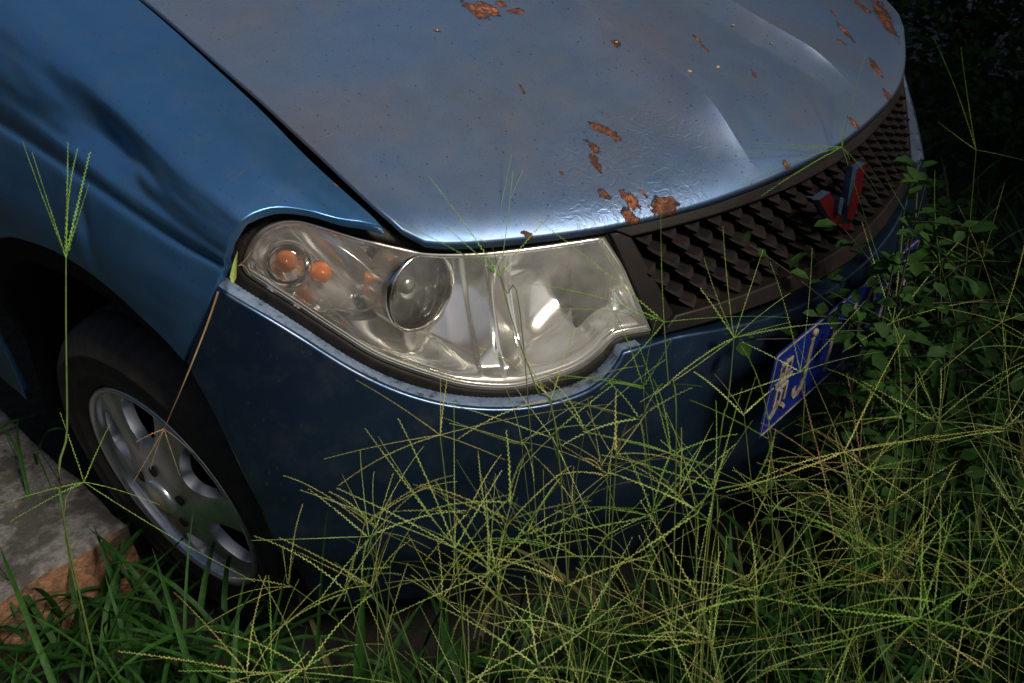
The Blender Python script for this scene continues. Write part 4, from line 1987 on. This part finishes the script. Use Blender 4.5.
# --- single stalks that stand out
def stalk(name, label, node, tips, via, root, rg, dry=False, sag=.04, size=1.0, group='single grass stalks standing out from the rest'):
    """node / tips / via: (px, py, depth) spots; root: ground point or None for a fallen stalk"""
    G = Geo()
    mi_s, mi_t = (2, 2) if dry else (0, 1)
    P = lambda q: CAM + ray(q[0], q[1]) * q[2]
    Nn = P(node)
    for tt in tips:
        T = P(tt)
        L = (T - Nn).length
        raceme(G, Nn, T, Vector((rs.uniform(-.04, .04) * L, rs.uniform(-.04, .04) * L, rs.uniform(-.01, .10) * L)), rg, size * (.55 if dry else .84), mi=mi_s)
    pts = [Nn] + [P(q) for q in via]
    if root:
        pts.append(Vector(root))
    fine_ = []
    for i in range(len(pts) - 1):
        for j in range(6):
            fine_.append(catm(pts, i, j / 6))
    fine_.append(pts[-1])
    tube(G, fine_, .0006 * size, .0013 * size, 5, mi_t)
    o = G.build(name, [[M['seed'], M['seed2'], M['seed3']][rs.randint(0, 2)], M['stem'], M['seed_dry']])
    # put the origin at the stalk's foot
    ft = fine_[-1]
    o.data.transform(Matrix.Translation(-ft))
    o.location = ft
    tag(o, label, 'grass stalk', group)
    return o


def catm(P, i, t):
    a = P[i]
    b = P[i + 1]
    pa = P[i - 1] if i > 0 else a
    pb = P[i + 2] if i + 2 < len(P) else b
    ma, mb = (b - pa) * .5, (pb - a) * .5
    t2, t3 = t * t, t * t * t
    return a * (2 * t3 - 3 * t2 + 1) + ma * (t3 - 2 * t2 + t) + b * (-2 * t3 + 3 * t2) + mb * (t3 - t2)


rs = random.Random(5)


def rt(px, py, dep):
    p = CAM + ray(px, py) * dep
    return (p.x, p.y, gh(p.x, p.y))


D1 = 1.10
SL = [
    ('green stalk with seed fingers reaching over the headlight lens', (500, 276, D1), [(555, 212, 1.14), (428, 176, 1.13), (394, 220, 1.05), (513, 170, 1.18), (440, 222, 1.04)], [(515, 330, 1.08), (536, 388, 1.07), (560, 470, 1.06)], (590, 640, 1.05), .9),
    ('slim stalk with two seed fingers pointing up over the bonnet edge', (492, 246, 1.22), [(512, 153, 1.26), (523, 170, 1.27), (450, 228, 1.18)], [(505, 290, 1.15), (525, 360, 1.1)], (560, 640, 1.05), .6),
    ('stalk whose fingers cross the right corner of the headlight', (664, 322, 1.12), [(530, 214, 1.16), (524, 283, 1.06), (662, 172, 1.22), (790, 318, 1.22), (600, 390, 1.04), (548, 310, 1.10)], [(668, 380, 1.10), (676, 450, 1.08)], (690, 640, 1.05), .9),
    ('stalk standing before the grille with upright fingers', (734, 338, 1.18), [(723, 226, 1.22), (704, 258, 1.20), (763, 250, 1.24), (790, 293, 1.26), (700, 288, 1.15), (791, 322, 1.2), (842, 323, 1.26), (655, 395, 1.1), (640, 402, 1.12)], [(728, 400, 1.16), (715, 480, 1.12)], (700, 640, 1.05), .95),
    ('stalk with fingers lying across the bonnet corner above the emblem', (842, 147, 1.42), [(833, 76, 1.46), (867, 50, 1.5), (752, 143, 1.36), (734, 152, 1.33), (749, 180, 1.33), (761, 196, 1.34), (879, 194, 1.44), (850, 160, 1.4)], [(872, 240, 1.4), (900, 330, 1.36), (915, 430, 1.3)], (930, 560, 1.25), .9),
    ('pair of long thin fingers rising against the dark shrubs', (976, 150, 1.5), [(934, 39, 1.56), (961, 47, 1.58), (938, 122, 1.5), (1040, 165, 1.5)], [(968, 240, 1.48), (955, 330, 1.4)], (940, 520, 1.3), .8),
    ('tall green stalk with upright seed fingers beside the front wheel', (66, 258, 1.22), [(22, 140, 1.22), (32, 152, 1.21), (68, 142, 1.24), (78, 148, 1.23), (90, 152, 1.24), (89, 184, 1.22)], [(66, 330, 1.22), (67, 430, 1.23), (64, 520, 1.24)], (62, 640, 1.25), 1.45),
    ('stalk before the wheel rim with fingers spread to the left', (84, 482, 1.30), [(0, 505, 1.24), (60, 412, 1.33), (110, 424, 1.36), (10, 522, 1.2), (160, 505, 1.33), (255, 582, 1.22)], [(66, 540, 1.28)], (60, 650, 1.25), .85),
    ('stalk with fingers fanned over the dark bumper below the lens', (440, 435, 1.12), [(356, 380, 1.08), (439, 345, 1.2), (324, 459, 1.04), (338, 486, 1.02), (612, 404, 1.2), (505, 460, 1.1), (447, 380, 1.14)], [(450, 520, 1.08), (460, 600, 1.04)], (470, 690, 1.0), .95),
    ('stalk fanned low over the bumper beside the wheel arch', (455, 548, 1.02), [(365, 428, 1.10), (378, 436, 1.08), (398, 418, 1.0), (300, 490, .98), (502, 470, 1.08), (336, 488, 1.0), (454, 400, 1.12), (520, 590, 1.0)], [(462, 620, 1.0)], (470, 720, .98), .95),
    ('stalk radiating long pale fingers below the number plate', (844, 452, 1.20), [(792, 334, 1.3), (876, 380, 1.3), (726, 492, 1.12), (745, 485, 1.16), (950, 440, 1.22), (1000, 428, 1.22), (862, 545, 1.12), (930, 510, 1.15), (800, 420, 1.25), (905, 335, 1.3)], [(852, 540, 1.15), (850, 620, 1.1)], (850, 720, 1.05), 1.0),
    ('stalk with fingers spreading in front of the right lower bumper', (714, 490, 1.15), [(640, 385, 1.2), (742, 388, 1.25), (600, 455, 1.1), (660, 440, 1.15), (830, 480, 1.2), (690, 600, 1.05), (716, 400, 1.2), (640, 560, 1.05)], [(715, 560, 1.1)], (712, 700, 1.05), .95),
    ('stalk with thick yellow green fingers near the right lower corner', (920, 618, .98), [(760, 672, .9), (812, 640, .93), (824, 490, 1.08), (748, 595, .95), (925, 480, 1.05), (1010, 560, 1.0), (1040, 650, .95), (960, 500, 1.05), (850, 690, .9)], [(922, 680, .97)], (925, 760, .95), 1.05),
    ('stalk with fingers fanned from the bottom centre of the grass', (700, 600, 1.0), [(560, 520, 1.05), (640, 500, 1.08), (716, 480, 1.1), (832, 540, 1.08), (600, 640, .95), (690, 690, .93), (720, 690, .92), (840, 560, 1.1)], [(702, 660, .98)], (705, 760, .95), 1.0),
]
SL += [
    ('stalk rising in front of the far end of the number plate', (893, 322, 1.36), [(905, 205, 1.42), (862, 222, 1.42), (985, 300, 1.36), (826, 290, 1.38), (960, 240, 1.40), (842, 352, 1.33), (930, 400, 1.28)], [(896, 400, 1.32), (900, 480, 1.25)], (905, 640, 1.15), .9),
    ('stalk fanned at the right edge above the long grass', (1002, 322, 1.34), [(958, 205, 1.4), (1030, 215, 1.4), (922, 306, 1.36), (1012, 430, 1.28), (940, 372, 1.3), (1060, 300, 1.34)], [(998, 400, 1.3)], (990, 600, 1.2), .9),
    ('stalk whose fingers reach up over the lower grille frame', (800, 372, 1.26), [(812, 248, 1.32), (770, 262, 1.32), (866, 300, 1.3), (742, 342, 1.24), (725, 398, 1.2), (880, 352, 1.28)], [(802, 440, 1.22)], (812, 640, 1.1), .85),
    ('stalk with a low fan of fingers right of the emblem', (940, 262, 1.48), [(886, 178, 1.54), (935, 170, 1.54), (1000, 205, 1.5), (880, 262, 1.48), (1010, 262, 1.48), (962, 345, 1.4)], [(942, 340, 1.45), (940, 420, 1.4)], (945, 560, 1.3), .8),
]
for lab, node, tips, via, root, sz in SL:
    rp = rt(*root)
    p = Vector(rp)
    if not stands(p.x, p.y):
        p.y = min(p.y, kf(p.x) * p.x * p.x - .03) if abs(p.x) < .84 else p.y
        p.z = gh(p.x, p.y)
    stalk('grass_stalk', lab, node, tips, via, p, rs, size=sz)
# the withered stalk caught on the wheel
stalk('dry_grass_stalk', 'withered brown stalk hanging from the bumper corner over the wheel rim', (164, 429, 1.30), [(132, 484, 1.30), (180, 476, 1.32), (136, 442, 1.28), (192, 452, 1.30), (150, 470, 1.30)],
      [(185, 380, 1.22), (205, 330, 1.19), (218, 292, 1.168)], None, rs, dry=True, size=1.2, group=None)
# the scrap of leaf stuck at the lamp's outer end
G = Geo()
p0 = CAM + ray(233, 283) * 1.165
p1 = CAM + ray(236, 256) * 1.165
blade(G, p0, (p1 - p0), .038, .0085, .1, rs, 0, 6)
for q in ((252, 250), (250, 276), (243, 268)):
    tube(G, curve(CAM + ray(238, 266) * 1.165, CAM + ray(245, 262) * 1.16, CAM + ray(*q) * 1.165, 5), .0004, .0003, 4, 1)
o = G.build('leaf_scrap', [M['seed'], M['seed_dry']])
tag(o, 'small yellow green leaf scrap caught at the outer tip of the headlight', 'leaf')
o.data.transform(Matrix.Translation(-p0))
o.location = p0


# --- chips of petal and leaf lying on the bonnet
M['petal'] = plain('dry_petals', (.55, .42, .26), .7, nscale=300, colr2=(.38, .20, .08))
for (px, py, sz, lab) in ((733, 26, .0045, 'pale petal fleck on the bonnet nearest the top of the picture'), (717, 68, .0060, 'pale dry petal on the bonnet right of the crease'),
                          (689, 72, .0045, 'brown petal fleck on the bonnet just right of the crease'), (771, 44, .0028, 'tiny white fleck on the far side of the bonnet'),
                          (437, 31, .0035, 'small orange fleck on the near side of the bonnet'), (616, 43, .0045, 'tan petal fleck lying beside the bonnet crease')):
    u = solve(px, py, Hd, (-.66, .66, 0, 1.1))
    c = Hd(u[0], u[1], .0012)
    vs, fs = [], []
    a0 = rs.uniform(0, 6)
    vs.append(Vector((0, 0, .0015)))
    for i in range(9):
        th = math.tau * i / 9 + a0
        r = sz * rs.uniform(.6, 1.1)
        vs.append(Vector((r * math.cos(th), r * .6 * math.sin(th), rs.uniform(-.0004, .0012))))
    for i in range(9):
        fs.append((0, 1 + i, 1 + (i + 1) % 9))
    b0 = len(vs)
    vs += [v + Vector((0, 0, -.0007)) for v in vs[:10]]
    for i in range(9):
        fs.append((b0, b0 + 1 + (i + 1) % 9, b0 + 1 + i))
        fs.append((1 + i, b0 + 1 + i, b0 + 1 + (i + 1) % 9, 1 + (i + 1) % 9))
    o = mobj('petal', vs, fs, M['petal'])
    o.location = c
    o.rotation_euler = (-.35, 0, rs.uniform(0, 3))
    tag(o, lab, 'petal', 'petals fallen on the bonnet')


# --- shrubs and broad-leaved weeds beyond the far side
def leaf_quad(G, p, d, n, L, W, mi=0):
    d = d.normalized()
    s = d.cross(n)
    if s.length < 1e-5:
        s = Vector((1, 0, 0))
    s.normalize()
    nn = s.cross(d)
    b0 = len(G.v)
    G.v += [p, p + d * L * .35 + s * W + nn * W * .25, p + d * L * .75 + s * W * .75 + nn * W * .1, p + d * L - nn * L * .12, p + d * L * .75 - s * W * .75 + nn * W * .1, p + d * L * .35 - s * W + nn * W * .25, p + d * L * .45 - nn * W * .1]
    G.f += [(b0, b0 + 1, b0 + 6), (b0 + 1, b0 + 2, b0 + 3, b0 + 6), (b0 + 3, b0 + 4, b0 + 5, b0 + 6), (b0, b0 + 6, b0 + 5)]
    G.m += [mi] * 4


def shrub(x, y, h, spread, nst, nl, lL, lW, mat, label, name='shrub', cat='shrub', group=None, seed=1, lo=3):
    rr_ = random.Random(seed)
    base = Vector((x, y, gh(x, y)))
    root = empty(name, tuple(base))
    tag(root, label, cat, group)
    Gt, Gl = Geo(), Geo()
    for i in range(nst):
        a = rr_.uniform(0, math.tau)
        sp = spread * math.sqrt(rr_.random())
        tip = Vector((math.cos(a) * sp, math.sin(a) * sp, h * rr_.uniform(.55, 1.0) * (1 - .35 * (sp / spread) ** 2)))
        mid = Vector((tip.x * .35, tip.y * .35, tip.z * .6))
        st0 = Vector((rr_.uniform(-.003, .003), rr_.uniform(-.003, .003), 0))
        pts = curve(st0, mid, tip, 12)
        tube(Gt, pts, .0035, .0009, 5)
        twigs = [(pts, lo)]
        for k_ in range(5):
            j = rr_.randint(max(4, lo), 11)
            dd = Vector((rr_.uniform(-1, 1), rr_.uniform(-1, 1), rr_.uniform(-.1, .9))).normalized()
            e = pts[j] + dd * rr_.uniform(.06, .16) * (h / .6)
            tw_ = curve(pts[j], pts[j].lerp(e, .5) + Vector((0, 0, .01)), e, 7)
            tube(Gt, tw_, .0012, .0006, 4)
            twigs.append((tw_, 1))
        for tw_, i0 in twigs:
            for _ in range(max(2, nl // len(twigs))):
                j = rr_.randint(i0, len(tw_) - 1)
                p = tw_[j]
                d = Vector((rr_.uniform(-1, 1), rr_.uniform(-1, 1), rr_.uniform(-.35, .6)))
                nrm = Vector((rr_.uniform(-.6, .6), rr_.uniform(-.6, .6), 1)).normalized()
                k2 = rr_.uniform(.6, 1.15)
                leaf_quad(Gl, p + d.normalized() * .004, d, nrm, lL * k2, lW * k2)
    for G_, nm, mt_ in ((Gt, 'stem', M['twig']), (Gl, 'foliage', mat)):
        o = G_.build(nm, [mt_])
        o.parent = root
    return root


GRP = 'shrubs growing beyond the far side of the car'
shrub(1.35, .62, .78, .42, 26, 110, .032, .012, M['shrub'], 'dark shrub right behind the far front corner of the bonnet', group=GRP, seed=1)
shrub(1.90, .25, .80, .50, 28, 110, .034, .013, M['shrub'], 'dark shrub standing at the right edge behind the broad leaved weeds', group=GRP, seed=2)
shrub(2.35, 1.15, .95, .60, 30, 110, .036, .014, M['shrub'], 'farthest of the dark shrubs at the top right behind the others', group=GRP, seed=3)
shrub(3.0, 2.0, 1.15, .6, 30, 110, .036, .014, M['shrub'], 'tall dark shrub at the very top right edge of the picture', group=GRP, seed=8)
shrub(2.75, .75, 1.05, .5, 28, 110, .036, .014, M['shrub'], 'dark small leaved shrub just below the top right corner', group=GRP, seed=9)
shrub(1.30, 1.50, .95, .50, 26, 110, .034, .013, M['shrub'], 'dark shrub hidden mostly behind the bonnet top right corner', group=GRP, seed=4)
shrub(1.75, 1.05, .85, .45, 26, 110, .034, .013, M['shrub'], 'dark shrub in the middle of the bank under the top right corner', group=GRP, seed=6)
shrub(2.55, -.15, .75, .55, 26, 110, .034, .013, M['shrub'], 'low dark shrub outermost at the right of the bank', group=GRP, seed=5)
WG = 'broad leaved weeds among the grass'
for i, (px, py, dep, h, lab) in enumerate(((952, 200, 1.75, .42, 'leafy weed with bright green leaves just right of the grille end'), (985, 150, 1.95, .48, 'leafy weed under the shrubs with leaves in small clusters'),
                                         (1005, 215, 1.7, .40, 'leafy weed at the right edge above the long grass'), (930, 245, 1.65, .34, 'low leafy weed tucked against the bumper end'),
                                         (920, 85, 2.0, .60, 'leafy weed leaning on the far bonnet corner'), (888, 262, 1.58, .40, 'leafy weed hiding the far end of the number plate'))):
    p = CAM + ray(px, py) * dep
    x, y = p.x, p.y
    if not stands(x, y, .05):
        x = .95
    shrub(x, y, max(.2, p.z - GZ + .04), .16, 6, 42, .034, .013, M['shrub2'], lab, 'weed', 'weed', WG, 30 + i)


for i, (px, py, yy, lab) in enumerate(((912, 240, -.16, 'tall leafy weed before the far corner of the bumper'), (892, 258, -.155, 'leafy weed covering the far end of the number plate'))):
    p = at_y(px, py, yy)
    shrub(p.x + .01, p.y, (p.z - GZ) * (1.10 if i == 0 else 1.28), .042, 6, 60, .030, .010, M['shrub'], lab, 'weed', 'weed', WG, 50 + i, 8)


# --- crowns added out of view to shade the right and darken the bonnet's reflection
def added_tree(x, y, h, r, seed, label, off=(0, 0)):
    rr_ = random.Random(seed)
    root = empty('added_tree', (x, y, gh(x, y)))
    tag(root, label, 'added_tree')
    Gt, Gl = Geo(), Geo()
    tube(Gt, curve(Vector((0, 0, 0)), Vector((.15, .05, h * .35)), Vector((off[0] * .6, off[1] * .6, h * .65)), 8), .14, .07, 10)
    for i in range(26):
        a = rr_.uniform(0, math.tau)
        e = Vector((off[0], off[1], 0)) + Vector((math.cos(a) * r * rr_.uniform(.3, 1), math.sin(a) * r * rr_.uniform(.4, 1), h * rr_.uniform(.45, 1)))
        q_ = rr_.uniform(.42, .62)
        s_ = Vector((off[0] * .6 * (q_ / .65) ** 2, off[1] * .6 * (q_ / .65) ** 2, h * q_))
        pts = curve(s_, s_.lerp(e, .5) + Vector((0, 0, .2)), e, 8)
        tube(Gt, pts, .04, .008, 6)
        for j in range(560):
            c = pts[rr_.randint(3, 8)]
            p = c + Vector((rr_.gauss(0, 1), rr_.gauss(0, 1), rr_.gauss(0, .6))) * (r * .16)
            leaf_quad(Gl, p, Vector((rr_.uniform(-1, 1), rr_.uniform(-1, 1), rr_.uniform(-.5, .5))), Vector((rr_.uniform(-1, 1), rr_.uniform(-1, 1), 1)).normalized(), .20, .085)
    for G_, nm, mt_ in ((Gt, 'trunk', M['twig']), (Gl, 'crown', M['shrub'])):
        o = G_.build(nm, [mt_])
        o.parent = root
    return root


added_tree(3.3, -1.4, 5.4, 2.8, 11, 'leafy crown added out of view to shade the far side of the car', (-.3, 2.3))

def added_hedge(x0, x1, y0, y1, h, n, seed, label):  # leaf rows added out of view, giving the paint something dark to reflect
    rr_ = random.Random(seed)
    root = empty('added_hedge', ((x0 + x1) / 2, (y0 + y1) / 2, GZ))
    tag(root, label, 'added_hedge')
    Gt, Gl = Geo(), Geo()
    for i in range(14):
        Gt = Geo()
        p = Vector((rr_.uniform(x0, x1) - root.location.x, rr_.uniform(y0, y1) - root.location.y, 0))
        tube(Gt, [p, p + Vector((rr_.uniform(-.1, .1), rr_.uniform(-.1, .1), h * .45)), p + Vector((rr_.uniform(-.2, .2), rr_.uniform(-.2, .2), h * .85))], .03, .008, 6)
        o = Gt.build('stem', [M['twig']])
        o.parent = root
    for i in range(n):
        x, y = rr_.uniform(x0, x1), rr_.uniform(y0, y1)
        z = h * rr_.random() ** .7 * (.82 + .3 * noise.noise((x * 1.3, y * 1.3, seed)))
        leaf_quad(Gl, Vector((x - root.location.x, y - root.location.y, z)), Vector((rr_.uniform(-1, 1), rr_.uniform(-1, 1), rr_.uniform(-.5, .4))), Vector((rr_.uniform(-1, 1), rr_.uniform(-1, 1), .8)).normalized(), .13, .05)
    o = Gl.build('foliage', [M['shrub']])
    o.parent = root


added_hedge(-3.5, -2.7, -3, 5.5, 2.3, 14000, 3, 'leafy row added out of view to darken the near side of the car')
added_hedge(-3.2, 3.6, -4.6, -3.6, 1.1, 9000, 4, 'leafy row added out of view to darken the front of the car')

added_tree(3.0, -4.3, 5.6, 2.3, 12, 'leafy crown added out of view to keep sun off the far half of the car', (-.55, .3))

# --- road beyond, seen blue grey between the leaves
vs = [Vector((3.0, -6, GZ + .03)), Vector((9, -6, GZ + .03)), Vector((9, 16, GZ + .03)), Vector((3.0, 16, GZ + .03))]
M['road'] = plain('asphalt', (.035, .038, .045), .7, nscale=80, bump=.4, bd=.004)
tag(mobj('road', vs, [(0, 1, 2, 3)], M['road'], smooth=False), kind='structure')

# --- broken kerb slab by the wheel
mt, nt, out = newmat('weathered_concrete')
nb = NB(nt)
P = nb.coord()
a = nb.noise(P, 14, 6, .65)
b = nb.noise(P, 70, 5, .7)
c = nb.mix(nb.ramp(b, [(.3, 0), (.7, 1)]), (.05, .045, .042), (.15, .14, .13))
c = nb.mix(nb.ramp(a, [(.46, 0), (.56, 1)]), c, (.035, .032, .025))
nb.bsdf(out, c, .9, 0, nb.bump(b, 1, .007))
M['concrete'] = mt
mt, nt, out = newmat('broken_brick_face')
nb = NB(nt)
P = nb.coord()
a = nb.noise(P, 16, 6, .65)
b = nb.noise(P, 55, 5, .7)
c = nb.mix(nb.ramp(b, [(.3, 0), (.7, 1)]), (.06, .028, .013), (.23, .11, .05))
c = nb.mix(nb.ramp(a, [(.50, 0), (.60, 1)]), c, (.03, .02, .012))
nb.bsdf(out, c, .92, 0, nb.bump(b, 1, .012))
M['brick'] = mt
ZT = .03
top = [at_z(px, py, ZT) for px, py in ((-8, 398), (30, 436), (78, 478), (124, 521), (100, 534), (66, 558), (30, 578), (-10, 602), (-60, 560), (-90, 470))]
nT = len(top)
import functools
cen = sum(top, Vector()) / nT
G = Geo()
# rings: top centre, worn arris, side, foot
def ringp(scale, z, jit, push=0.0):
    out_ = []
    for i in range(nT * 5):
        a_, t_ = divmod(i, 5)
        p = top[a_].lerp(top[(a_ + 1) % nT], t_ / 5)
        q = cen + (p - cen) * scale
        nz = noise.noise(Vector((q.x * 26, q.y * 26, z * 26 + 3)))
        q = q + (p - cen).normalized() * (jit * nz + push)
        q.z = z + (jit * .5 * noise.noise(Vector((q.x * 40, q.y * 40, 9))))
        out_.append(q)
    return out_


rings = [ringp(.25, ZT, .004), ringp(.6, ZT, .004), ringp(.85, ZT - .001, .004), ringp(.965, ZT - .003, .006), ringp(1.0, ZT - .012, .010), ringp(1.0, ZT - .045, .018, .006), ringp(1.0, ZT - .09, .020, .010), ringp(1.0, GZ - .03, .02, .012)]
kk_ = nT * 5
for r_ in rings:
    G.v += r_
G.v.append(Vector((cen.x, cen.y, ZT)))
for i in range(kk_):
    G.f.append((len(G.v) - 1, i, (i + 1) % kk_))
    G.m.append(0)
for r_ in range(len(rings) - 1):
    for i in range(kk_):
        a = r_ * kk_ + i
        b = r_ * kk_ + (i + 1) % kk_
        G.f.append((a, a + kk_, b + kk_, b))
        G.m.append(0 if r_ < 4 else 1)
slab = G.build('kerb_slab', [M['concrete'], M['brick']])
tag(slab, 'broken grey concrete slab with brown crumbling side lying left of the wheel', 'slab')
# leaves round the slab and in front of the wheel
GL = Geo()
for _ in range(430):
    px, py = rg.uniform(-40, 330), rg.uniform(470, 720)
    dep = rg.uniform(1.1, 1.75)
    p = CAM + ray(px, py) * dep
    if p.z > .12 or not stands(p.x, p.y, .06):
        continue
    if inside([(q.x, q.y) for q in top], p.x, p.y) and rg.random() < .93:
        continue
    root = Vector((p.x, p.y, gh(p.x, p.y)))
    a = rg.uniform(0, math.tau)
    tl = rg.uniform(.1, .8)
    blade(GL, root, Vector((math.cos(a) * tl, math.sin(a) * tl, 1)), rg.uniform(.20, .46), rg.uniform(.007, .014), rg.uniform(.4, 1.5), rg)
o = GL.build('grass', [M['blade']])
tag(o, 'broad dark green grass leaves round the slab and wheel', 'grass', kind='stuff')
